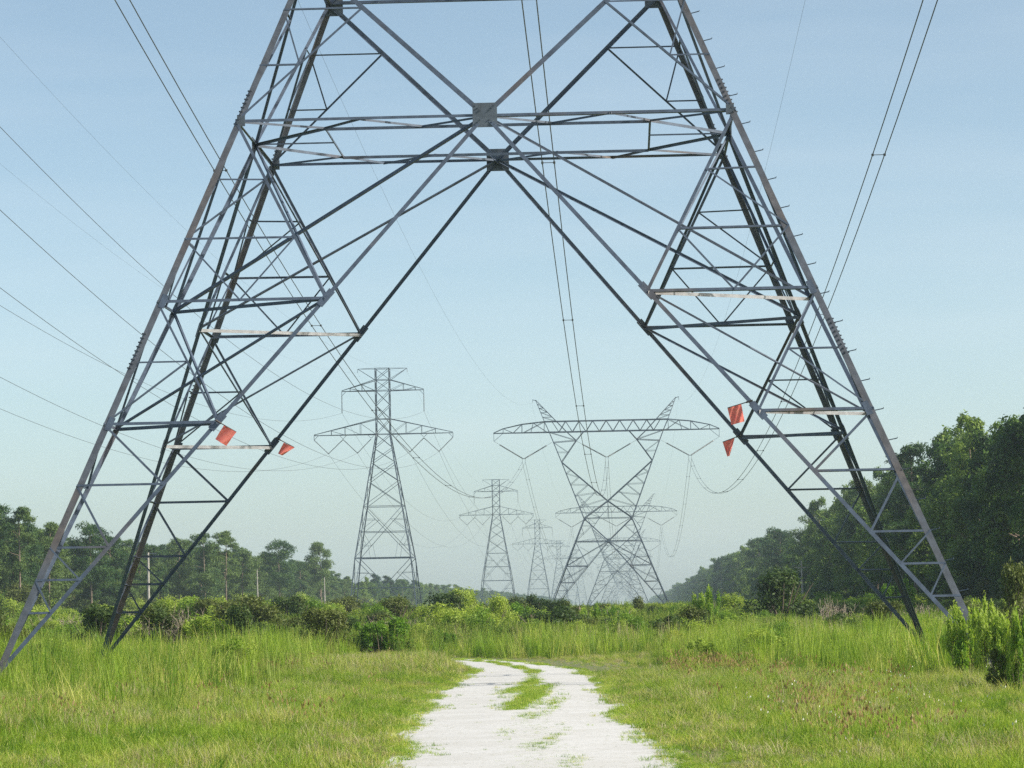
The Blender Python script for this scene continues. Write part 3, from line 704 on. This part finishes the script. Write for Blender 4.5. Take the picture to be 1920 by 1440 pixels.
def shrub(kind, x, y, h, wd, label, cat='shrub', group=None, name='shrub', k=None):
    me = random.choice(SH[kind]) if k is None else SH[kind][k]
    r_ = empty(name, (x, y, GZ)); r_.rotation_euler.z = random.uniform(0, 6.3); r_.scale = (wd/1.15, wd/1.15, h)
    for nm, q in zip(pn_[kind], me): obj(nm, q, r_)
    tag(r_, label, cat, group); return r_
def shrub_px(kind, px, base, top, wpx, label, **kw):
    g = ground_at(px, base); z = depth(g); return shrub(kind, g.x, g.y, (base-top)/CF*z, wpx/CF*z, label, **kw)
random.seed(5)
SP = [
 ('dark', 1466, 1192, 1070, 182, 'big round dark shrub standing alone in front of the right wood'),
 ('dark', 905, 1190, 1131, 90, 'leftmost dark shrub of the clump behind the track'),
 ('dark', 958, 1193, 1119, 96, 'dark shrub in the middle of the clump behind the track'),
 ('dark', 1006, 1190, 1115, 80, 'highest dark shrub of the clump behind the track'),
 ('dark', 1052, 1192, 1125, 84, 'rightmost dark shrub of the clump behind the track'),
 ('dark', 463, 1188, 1133, 74, 'brownish dark shrub left of the darkest left shrub'),
 ('dark', 520, 1190, 1127, 52, 'darkest compact shrub in the left half'),
 ('dark', 612, 1186, 1130, 64, 'olive shrub under the last tall left pine'),
 ('dark', 655, 1186, 1128, 62, 'dark shrub at the foot of the nearest pylon, left side'),
 ('light', 345, 1206, 1122, 92, 'big rounded light green shrub right of the rear left leg'),
 ('light', 408, 1208, 1142, 62, 'pale round shrub beside the big light green one'),
 ('upright', 230, 1212, 1150, 62, 'leafy shrub around the foot of the rear left leg'),
 ('upright', 282, 1212, 1143, 60, 'fresh green shrub just right of the rear left leg foot'),
 ('light', 28, 1190, 1128, 84, 'light shrub at the left edge of the picture'),
 ('upright', 52, 1212, 1160, 46, 'small bright shrub beside the outer left leg'),
 ('light', 118, 1206, 1152, 60, 'light shrub between the two left legs'),
 ('dark', 168, 1210, 1158, 70, 'brown-green shrub between the two left legs'),
 ('light', 707, 1200, 1138, 74, 'bright round shrub in front of the nearest pylon'),
 ('light', 800, 1198, 1138, 84, 'wide bright shrub right of the nearest pylon foot'),
 ('light', 846, 1194, 1130, 46, 'upright green shrub left of the dark clump'),
 ('upright', 1102, 1200, 1124, 52, 'light bush under the Y-shaped tower, left one'),
 ('upright', 1140, 1202, 1127, 52, 'tall light bush under the Y-shaped tower, right one'),
 ('upright', 1325, 1196, 1088, 60, 'tall narrow light green bush before the right wood'),
 ('light', 1290, 1200, 1140, 70, 'round green bush left of the tall narrow one'),
 ('light', 1352, 1203, 1150, 60, 'low green bush right of the tall narrow one'),
 ('grey', 1568, 1200, 1120, 82, 'leafless grey brush right of the big dark shrub'),
 ('grey', 1355, 1222, 1176, 84, 'low grey dead brush in the middle right'),
 ('grey', 1770, 1212, 1150, 60, 'grey dead brush behind the rear right foot'),
 ('upright', 1684, 1184, 1072, 84, 'bright leafy shrub seen through the rear right leg'),
 ('upright', 1752, 1180, 1122, 46, 'green shrub between the two right legs'),
 ('upright', 1815, 1276, 1112, 92, 'tall yellow-green shrub hiding the front right foot'),
 ('upright', 1862, 1284, 1092, 90, 'tallest yellow-green shrub at the right edge'),
 ('dark', 1912, 1228, 1060, 110, 'dark tall shrub cut by the right edge of the frame'),
 ('dark', 1880, 1300, 1215, 66, 'low dark shrub at the right edge of the meadow'),
 ('upright', 1912, 1300, 1110, 80, 'glossy light shrub at the very right edge'),
 ('upright', 1784, 1262, 1160, 64, 'half-height green shrub right of the rear right foot'),
 ('yellow', 1440, 1212, 1176, 92, 'low yellow-green mound in front of the big dark shrub'),
 ('yellow', 1580, 1210, 1172, 96, 'yellow-green mound right of the grey brush'),
 ('yellow', 1650, 1212, 1163, 110, 'highest yellow-green mound left of the rear right leg'),
 ('yellow', 1515, 1216, 1182, 90, 'flat yellow-green mound before the grey brush'),
 ('palm', 684, 1226, 1190, 44, 'pale palmetto at the edge of the short grass'),
 ('palm', 604, 1222, 1162, 60, 'yellowish palmetto standing in tall weeds'),
 ('dark', 572, 1228, 1180, 36, 'dark low shrub left of the palmetto'),
]
for kd, px, bs, tp, wp, lb in SP:
    shrub_px(kd, px, bs, tp, wp, lb, name='palmetto' if kd == 'palm' else 'shrub', cat='palmetto' if kd == 'palm' else 'shrub')
# slim dark young palm on the skyline
g = at_y(1197, 1160, 150); r_ = empty('cabbage_palm', (g.x, 150, GZ)); b = MB(); b.tube([Vector((0,0,-.1)), Vector((0,0,1.35))], .07, 7); b.build('trunk', M['bark'], r_)
rng = np.random.default_rng(9); Pn, d, _ = blob_pts([(0,0,1.75,.38,.38,.55)], 900, .1); V, F = leaves(Pn, d, np.full(900, .16), .18, .4); obj('crown', mesh_np('crown', V, F, M['dark']), r_)
tag(r_, 'single small dark palm poking up right of the Y-shaped tower foot', 'palm')
# filler shrubs
random.seed(21); kinds = ['light','light','dark','upright','upright','dark','grey','dark','light']
for k in range(222):
    z = 112+218*random.random()**1.5; px = random.uniform(-60, 1990); g = at_y(px, 1150, CP.y+z)
    if 1380 < px < 1560 and z < 190: continue
    kd = random.choice(kinds); h = random.uniform(.9, 1.7) if z < 160 else random.uniform(1.5, 2.3)
    h *= .8 if 1060 < px < 1260 else (1.18 if px < 880 else 1)
    shrub(kd, g.x, g.y, h, h*random.uniform(1.0, 1.9), {'light': 'light green shrub among many in the overgrown strip', 'dark': 'dark green shrub among many in the overgrown strip',
        'upright': 'clump of leafy upright shoots in the overgrown strip', 'grey': 'dry grey bush in the overgrown strip'}[kd], group={'light': 'light shrubs of the strip', 'dark': 'dark shrubs of the strip', 'upright': 'leafy clumps of the strip', 'grey': 'dry bushes of the strip'}[kd])

for k in range(34):                            # low leafy weeds breaking up the tall grass
    z = random.uniform(74, 118); px = random.choice((random.uniform(1240, 1900), random.uniform(1180, 1900), random.uniform(-20, 620))); g = at_y(px, 1150, CP.y+z)
    kd = random.choice(('light', 'upright', 'dark', 'light', 'yellow')); h = random.uniform(.45, 1.0)
    if road_dist([g.x], [g.y])[0][0] < 1.5: continue
    shrub(kd, g.x, g.y, h, h*random.uniform(1.1, 2.2), {'light': 'low light green bush sunk in the tall grass', 'dark': 'low dark green bush sunk in the tall grass', 'upright': 'low clump of leafy shoots in the tall grass', 'yellow': 'low yellow-green weed patch in the tall grass'}[kd], group={'light': 'light bushes in the tall grass', 'dark': 'dark bushes in the tall grass', 'upright': 'leafy clumps in the tall grass', 'yellow': 'yellow weed patches in the tall grass'}[kd])
# poles
g = at_y(279, 1150, 230); r_ = empty('utility_pole', (g.x, 230, GZ)); b = MB(); zt = at_y(279, 1036, 230).z-GZ
b.tube([Vector((0,0,-.3)), Vector((0,0,zt))], [.15, .1], 8); b.build('post', M['snag'], r_); b = MB(); b.tube([Vector((0,0,zt-.15)), Vector((.35,0,zt-.08)), Vector((.55,0,zt-.1))], .035, 5); b.plate(Vector((.6,0,zt-.12)), (1,0,0), (0,1,0), .3, .14, .07); b.build('bracket_lamp', M['plate'], r_)
tag(r_, 'thin pole with a short side arm standing right of the rear left leg', 'pole')
for px, y_, tp, lb in ((483, 330, 1068, 'bare straight dead trunk in front of the middle left pines'), (609, 420, 1082, 'bare pale trunk under the last tall left pine'), (1505, 300, 1052, 'bleached dead tree with stubs before the right wood')):
    g = at_y(px, 1150, y_); r_ = empty('dead_tree', (g.x, y_, GZ)); zt = at_y(px, tp, y_).z-GZ; b = MB(); b.tube([Vector((0,0,-.3)), Vector((.03,0,zt*.5)), Vector((0,.05,zt))], [.15, .11, .05], 7); b.build('trunk', M['snag'], r_)
    if px > 1400:
        b = MB()
        for k in range(12):
            a = random.uniform(0, 6.28); z0 = zt*random.uniform(.5, .95); l_ = random.uniform(.4, 1.3); b.tube([Vector((0,0,z0)), Vector((math.cos(a)*l_*.6, math.sin(a)*l_*.3, z0+.1)), Vector((math.cos(a)*l_, math.sin(a)*l_*.6, z0+.35*random.random()))], [.045, .03, .012], 5)
        b.build('branches', M['snag'], r_)
    tag(r_, lb, 'dead tree')

# ------------------------------------------------------------------ stuff: scattered plants nobody could count
def scatter(name, col, pts, rz, sc, ix, label, tilt=0.):
    n = len(pts); me = bpy.data.meshes.new(name); me.vertices.add(n); me.vertices.foreach_set('co', np.asarray(pts, dtype=np.float32).ravel())
    r_ = np.random.default_rng(n); rot = np.stack([r_.normal(0, tilt, n) if tilt else np.zeros(n), r_.normal(0, tilt, n) if tilt else np.zeros(n), rz], -1)
    for nm, tp, dat, key in (('sc', 'FLOAT_VECTOR', sc, 'vector'), ('rot', 'FLOAT_VECTOR', rot, 'vector'), ('ix', 'INT', ix, 'value')):
        at = me.attributes.new(nm, tp, 'POINT'); at.data.foreach_set(key, np.asarray(dat, dtype=np.float32 if tp != 'INT' else np.int32).ravel())
    o = obj(name, me); ng = bpy.data.node_groups.new(name+'_nodes', 'GeometryNodeTree')
    ng.interface.new_socket('Geometry', in_out='INPUT', socket_type='NodeSocketGeometry'); ng.interface.new_socket('Geometry', in_out='OUTPUT', socket_type='NodeSocketGeometry')
    N = ng.nodes; l = ng.links; gi, go = N.new('NodeGroupInput'), N.new('NodeGroupOutput'); ip = N.new('GeometryNodeInstanceOnPoints'); ci = N.new('GeometryNodeCollectionInfo')
    ci.inputs['Collection'].default_value = col; ci.inputs['Separate Children'].default_value = True; ci.inputs['Reset Children'].default_value = True
    def na(nm, t): q = N.new('GeometryNodeInputNamedAttribute'); q.data_type = t; q.inputs['Name'].default_value = nm; return q.outputs['Attribute']
    l.new(gi.outputs[0], ip.inputs['Points']); l.new(ci.outputs[0], ip.inputs['Instance']); ip.inputs['Pick Instance'].default_value = True
    l.new(na('ix', 'INT'), ip.inputs['Instance Index']); l.new(na('rot', 'FLOAT_VECTOR'), ip.inputs['Rotation']); l.new(na('sc', 'FLOAT_VECTOR'), ip.inputs['Scale']); l.new(ip.outputs[0], go.inputs[0])
    md = o.modifiers.new('scatter', 'NODES'); md.node_group = ng
    me.materials.append(next(iter(col.objects)).data.materials[0])
    tag(o, label, name.replace('_', ' '), kind='stuff'); return o
def src(name, meshes):
    c = bpy.data.collections.new(name)
    for i, me in enumerate(meshes): c.objects.link(bpy.data.objects.new(f'{name}_{i:02d}', me))
    return c
def tuft(seed, nb, h, rad, wd, mat, spread=.45, heads=None):
    r_ = np.random.default_rng(seed); V = []; F = []; mi = []
    for k in range(nb):
        a = r_.uniform(0, 6.28); q = rad*math.sqrt(r_.random()); b = np.array([math.cos(a)*q, math.sin(a)*q, -.01]); hh = h*r_.uniform(.45, 1.1)
        az = r_.uniform(0, 6.28); ln = hh*abs(r_.normal(0, spread)); dv = np.array([math.cos(az)*ln, math.sin(az)*ln, 0]); fa = r_.uniform(0, 3.14)
        sv = np.array([math.cos(fa), math.sin(fa), 0])*wd*r_.uniform(.6, 1.3); m1 = b+dv*.3+[0,0,hh*.55]; tp = b+dv+[0,0,hh]
        i0 = len(V); V += [b-sv/2, b+sv/2, m1+sv*.42, m1-sv*.42, tp+sv*.08, tp-sv*.08]; F += [(i0,i0+1,i0+2,i0+3), (i0+3,i0+2,i0+4,i0+5)]; mi += [0, 0]
        if heads and r_.random() < heads[1]:
            i0 = len(V); s = heads[2]; e = sv/np.linalg.norm(sv)*s; V += [tp-e*.5, tp+[0,0,-s*.8], tp+e*.5, tp+[0,0,s*1.6]]; F.append((i0,i0+1,i0+2,i0+3)); mi.append(1)
    ms = [M[mat]]+([M[heads[0]]] if heads else [])
    return mesh_np('tuft', np.array(V), np.array(F), ms, mi)
c_mead = src('meadow_tufts', [tuft(i, 46, .30, .17, .0075, ('grass_y','grass_y','grass_g','grass_d','grass_y','grass_g')[i], .5) for i in range(6)])
c_mid = src('coarse_tufts', [tuft(20+i, 60, .34, .32, .013, ('grass_y','grass_d','grass_g','grass_y')[i], .5) for i in range(4)])
c_tall = src('tall_tufts', [tuft(40+i, 40, .75, (.22,.12,.16,.3)[i], .011, ('grass_g','grass_g','fennel','grass_y')[i], (.16,.3,.14,.28)[i]) for i in range(4)])
c_red = src('red_tufts', [tuft(60+i, 26, .42, .2, .006, 'grass_y', .35, ('red', .9, .028)) for i in range(3)])
c_flw = src('flower_tufts', [tuft(70+i, 12, .42, .15, .006, 'grass_g', .3, ('flower', .35, .014)) for i in range(3)])
c_dry = src('dry_tufts', [tuft(95+i, 40, .8, .3, .012, 'grass_d', .12) for i in range(3)])
c_short = src('short_tufts', [tuft(80+i, 40, .10, .13, .007, ('grass_g','grass_y','grass_g')[i], .9) for i in range(3)])
def fennel_mesh(seed):
    r_ = np.random.default_rng(seed); P = []
    for k in range(12):
        b = r_.normal(0, .16, 2); h = r_.uniform(.7, 1.05); m_ = 60; t = r_.random(m_)**.6; w_ = .07*(1.15-t); an = r_.uniform(0, 6.28, m_)
        P.append(np.stack([b[0]*(1+t*.5)+np.cos(an)*w_*r_.random(m_), b[1]*(1+t*.5)+np.sin(an)*w_*r_.random(m_), t*h], -1))
    P = np.concatenate(P); global rng; rng = r_
    n = len(P); up = np.tile([0,0,1.], (n,1)); d = np.stack([r_.normal(0,.35,n), r_.normal(0,.35,n), np.ones(n)], -1); d /= np.linalg.norm(d, axis=1)[:,None]
    s = np.cross(d, r_.normal(0,1,(n,3))); s /= np.linalg.norm(s, axis=1)[:,None]; a = d*.055; c = s*.007
    V = np.stack([P-a, P+c, P+a, P-c], 1).reshape(-1, 3); return mesh_np('weed', V, np.arange(4*n).reshape(n, 4), M['fennel'])
c_fen = src('feathery_weeds', [fennel_mesh(90+i) for i in range(4)])
c_und = src('undergrowth_bushes', [SH['dark'][2][0], SH['dark'][0][0], SH['dark'][1][0], SH['light'][1][0], SH['grey'][0][0]])
c_scr = src('scrub_bushes', [SH[k_][i_][0] for k_ in ('light','upright','dark') for i_ in range(3)])
c_wood = src('far_trees', [p[1] for p in pines]+[b[1] for b in broads])
c_trunk = src('far_trunks', [p[0] for p in pines])

def wedge(z0, z1, dens, seed, side=.185, pad=1.6):
    r_ = np.random.default_rng(seed); n = int(dens*((side*(z1*z1-z0*z0))+2*pad*(z1-z0)))
    z = np.sqrt(r_.uniform(z0*z0, z1*z1, n)); lim = side*z+pad; a = r_.uniform(-1, 1, n)*lim; f2 = np.array([math.sin(YAW), math.cos(YAW)]); r2 = np.array([math.cos(YAW), -math.sin(YAW)])
    return CP.x+f2[0]*z+r2[0]*a, CP.y+f2[1]*z+r2[1]*a, z, a, r_
def place(name, col, nv, x, y, s, r_, label, sz=None, tilt=.12, z=None):
    n = len(x); pts = np.stack([x, y, np.full(n, GZ) if z is None else z], -1); sc = np.stack([s, s, s if sz is None else sz], -1)
    return scatter(name, col, pts, r_.uniform(0, 6.28, n), sc, r_.integers(0, nv, n), label, tilt)
# short meadow around the track
x, y, z, a, r_ = wedge(27, 76, 19, 1); rd, cen = road_dist(x, y)
hgt = .66+.42*vnoise(x, y, 4.5, 31)+.18*vnoise(x, y, 1.3, 32); left = np.clip((-x-3)/4, 0, 1)*np.clip((z-34)/20, 0, 1)
hgt = np.clip(hgt+r_.normal(0, .16, len(x)), .2, 1.5)*(1+.8*left); edge = np.clip(rd/1.2, 0, 1); s = hgt*(.35+.65*edge)
k = rd > .0+.06*vnoise(x*3, y, 4, 3)+r_.normal(0, .08, len(x)); ix = r_.integers(0, 6, len(x)); gn = vnoise(x, y, 5, 33) > .35
ix = np.where(gn & (r_.random(len(x)) < .7), 2, ix)
scatter('meadow_grass', c_mead, np.stack([x, y, np.full(len(x), GZ)], -1)[k], r_.uniform(0, 6.28, len(x))[k], np.stack([.85+.3*hgt, .85+.3*hgt, s], -1)[k], ix[k], 'knee-high green and straw-coloured meadow grass on both sides of the track', .15)
x, y, z, a, r_ = wedge(76, 150, 8, 2); rd, cen = road_dist(x, y); k = rd > .15
s = np.clip(.85+.3*vnoise(x, y, 8, 34), .4, 1.4)*np.where((x < np.interp(y, RC[:,1], RC[:,0])) & (z < 118), np.clip(rd/.7, .6, 1.35), np.clip(rd/6, .08, 1))
place('field_grass', c_mid, 4, x[k], y[k], s[k], r_, 'pale grass of the field behind the near tower')
# bright taller grass
x, y, z, a, r_ = wedge(44, 128, 5.2, 3); rd, cen = road_dist(x, y)
thr = 71+15*vnoise(x, np.zeros(len(x)), 2.6, 67)+r_.normal(0, 3, len(x))
L_ = (x < -4.4-(z-50)*.03+r_.normal(0, .5, len(x))) & (vnoise(x, y, 4, 35)+np.clip((-x-5)/5, 0, 1)*.8 > .05) & (z > 54+4*vnoise(x*2, y, 5, 68)+r_.normal(0, 3, len(x))) & (z < 98)
R_ = (x > 3.0+np.clip((80-z)*.3, 0, 9)+1.2*vnoise(x, y, 6, 66)) & (z > thr) & (vnoise(x, y, 4, 36) > -.15)
F_ = (z > 100) & (vnoise(x, y, 9, 37) > -.2)
k = (L_ | R_ | F_) & (rd > 1.2); s = np.clip(.88+.42*vnoise(x, y, 2.2, 38)+r_.normal(0, .28, len(x)), .3, 1.9)*np.where(L_, 1.05, np.where(R_, np.clip((z-thr)/10, .45, 1.05), 1.0))
place('tall_grass', c_tall, 4, x[k], y[k], s[k], r_, 'bright green tall grass growing between the tower legs')
x, y, z, a, r_ = wedge(34, 98, 6.0, 4); rd, cen = road_dist(x, y); k = (vnoise(x, y, 2.6, 39)+r_.normal(0, .25, len(x)) > .75) & (rd > 1.0)
place('red_weeds', c_red, 3, x[k], y[k], r_.uniform(.7, 1.15, k.sum()), r_, 'reddish brown seed heads in patches of the meadow')
x, y, z, a, r_ = wedge(28, 62, 1.0, 5); rd, cen = road_dist(x, y); k = (x > 4.5) & (rd > .8) & (vnoise(x, y, 2.5, 40) > .3)
place('wildflowers', c_flw, 3, x[k], y[k], r_.uniform(.7, 1.1, k.sum()), r_, 'small white flower heads in the right meadow')
# grass in the middle of the track and creeping in from its edges
n = 14000; r_ = np.random.default_rng(6); q = RC[r_.integers(0, len(RC), n)]; tt = r_.integers(40, len(RC)-60, n); off = r_.normal(0, .2, n)*np.where(RC[tt,1]+70 > 68, .35, 1)
x = RC[tt,0]+Nn[tt,0]*off+r_.normal(0,.05,n)+.12; y = RC[tt,1]+Nn[tt,1]*off+r_.normal(0,.1,n); z = (y-CP.y)
wgt = vnoise(x*8, y, 3.2, 41)+r_.normal(0, .35, n)-.25+np.where((z > 50) & (z < 68), .75, 0)+np.where((z > 78), .3, 0)-np.where((z > 68) & (z < 78), .3, 0)-.12; k = ((wgt > np.where(z < 50, .24, .38)) | (r_.random(n) < .30)) & (z > 26)
place('track_grass', c_short, 3, x[k], y[k], r_.uniform(.25, .8, k.sum())*np.where(wgt[k] > .36, 1, .6)*np.where(z[k] > 50, 1.15, .75), r_, 'sparse low grass down the middle of the white track')
n = 16000; tt = r_.integers(20, len(RC)-60, n); sg = np.where(r_.random(n) < .5, -1, 1); off = sg*(RC[tt,2]-np.abs(r_.normal(0, .26, n))+.12)
x = RC[tt,0]+Nn[tt,0]*off; y = RC[tt,1]+Nn[tt,1]*off; k = vnoise(x*6, y, 3.2, 42)+r_.normal(0, .3, n) > np.where(sg*off < RC[tt,2]-.25, .6, .0)
place('verge_grass', c_short, 3, x[k], y[k], r_.uniform(.2, .75, k.sum())**1.3, r_, 'low grass creeping over the edges of the white track')
# overgrown strip
x, y, z, a, r_ = wedge(112, 330, 1.3, 7, .19, 3); rd, cen = road_dist(x, y); k = (rd > 4) & (x < 31) & (vnoise(x, y, 11, 43) > -.35)
s = r_.uniform(.6, 1.15, k.sum())*(1+.35*vnoise(x[k], y[k], 6, 44)); s2 = s*np.clip(.85+(z[k]-110)/260, .8, 1.35)
place('weed_thicket', c_fen, 4, x[k], y[k], s, r_, 'feathery green weeds filling the overgrown strip', sz=s2)
x, y, z, a, r_ = wedge(118, 320, .085, 18, .19, 3); rd, cen = road_dist(x, y); k = (rd > 3) & (x < 30) & (vnoise(x, y, 9, 71) > -.2)
place('low_scrub', c_scr, 9, x[k], y[k], r_.uniform(1.1, 1.9, k.sum()), r_, 'tangled low scrub closing the gaps between the shrubs', tilt=.05, sz=r_.uniform(.7, 1.5, k.sum())*np.clip(.8+(z[k]-118)/300, .8, 1.35))
x, y, z, a, r_ = wedge(300, 900, .035, 8, .2, 3); k = (x < 33) & (x > -66)
place('distant_scrub', c_und, 5, x[k], y[k], r_.uniform(1.2, 2.0, k.sum()), r_, 'low distant scrub under the power lines', tilt=0)
x, y, z, a, r_ = wedge(106, 260, .6, 17, .19, 3); rd, cen = road_dist(x, y); k = (rd > 3) & (x < 31) & (vnoise(x, y, 7, 53) > .4)
place('dry_stalks', c_dry, 3, x[k], y[k], r_.uniform(.9, 1.5, k.sum()), r_, 'straw-coloured dead stalks standing among the green weeds')
# undergrowth at the feet of both woods
r_ = np.random.default_rng(12); n = 1100; y = r_.uniform(215, 900, n); x = -63-r_.uniform(0, 22, n); s = r_.uniform(1.8, 5.5, n)
place('left_undergrowth', c_und, 4, x, y, s, r_, 'bushes filling the foot of the left pine wood', tilt=0)
n = 460; y = r_.uniform(95, 700, n); x = 30.5+r_.uniform(0, 12, n); s = r_.uniform(1.4, 3.6, n)
place('right_undergrowth', c_und, 3, x, y, s, r_, 'dark bushes along the foot of the right wood', tilt=0)
# deeper rows and the distant continuation of both woods
px_, py_, s_, i_ = [], [], [], []
for yv in np.arange(96, 430, 5.2):
    for xv in (44.5, 51): px_.append(xv+r_.uniform(-1.5,1.5)); py_.append(yv+r_.uniform(-2,2)); s_.append(r_.uniform(.95,1.15)); i_.append(6+r_.integers(0,5))
for yv in np.arange(430, 4000, 6.5):
    for xv in (33.5, 40, 47):
        sc_ = np.clip(1-(yv-900)/6000, .72, 1); px_.append(xv+r_.uniform(-2,2)); py_.append(yv+r_.uniform(-3,3)); s_.append(r_.uniform(.8,1.06)*sc_); i_.append(6+r_.integers(0,5) if r_.random() < .6 else r_.integers(0,6))
for yv in np.arange(262, 4000, 7.5):
    for xv in ((-84, -91, -99) if yv < 720 else (-68, -75, -83)):
        h_ = r_.uniform(.74,.95) if yv < 720 else r_.uniform(.56,.74); px_.append(xv+r_.uniform(-2.5,2.5)); py_.append(yv+r_.uniform(-3,3)); s_.append(h_); i_.append(r_.integers(0,6) if r_.random() < .75 else 6+r_.integers(0,5))
for xv in np.arange(-700, 700, 9): px_.append(xv); py_.append(3950+r_.uniform(-20,20)); s_.append(r_.uniform(.6,.75)); i_.append(r_.integers(0,11))
px_, py_, s_, i_ = map(np.array, (px_, py_, s_, i_)); pts = np.stack([px_, py_, np.full(len(px_), GZ)], -1); rz = r_.uniform(0,6.28,len(px_))
scatter('distant_wood', c_wood, pts, rz, np.stack([s_]*3, -1), i_, 'hazy woods running to the horizon on both sides')
k = i_ < 6
scatter('distant_trunks', c_trunk, pts[k], rz[k], np.stack([s_]*3, -1)[k], i_[k], 'trunks of the trees in the far woods')

# ------------------------------------------------------------------ haze
b = MB(); b.quadbox([Vector(p) for p in ((-950,-160,GZ-1),(950,-160,GZ-1),(950,4500,GZ-1),(-950,4500,GZ-1),(-950,-160,85),(950,-160,85),(950,4500,85),(-950,4500,85))])
mt = bpy.data.materials.new('haze'); mt.use_nodes = True; n = mt.node_tree.nodes; n.remove(n['Principled BSDF'])
pv = n.new('ShaderNodeVolumePrincipled'); pv.inputs['Color'].default_value = (.70,.86,1,1); pv.inputs['Density'].default_value = HAZE; pv.inputs['Anisotropy'].default_value = .2
mt.node_tree.links.new(pv.outputs[0], n['Material Output'].inputs['Volume'])
if HAZE > 0: tag(b.build('haze', mt), 'pale morning haze fading the far towers and woods', 'haze', kind='stuff')
else: pass
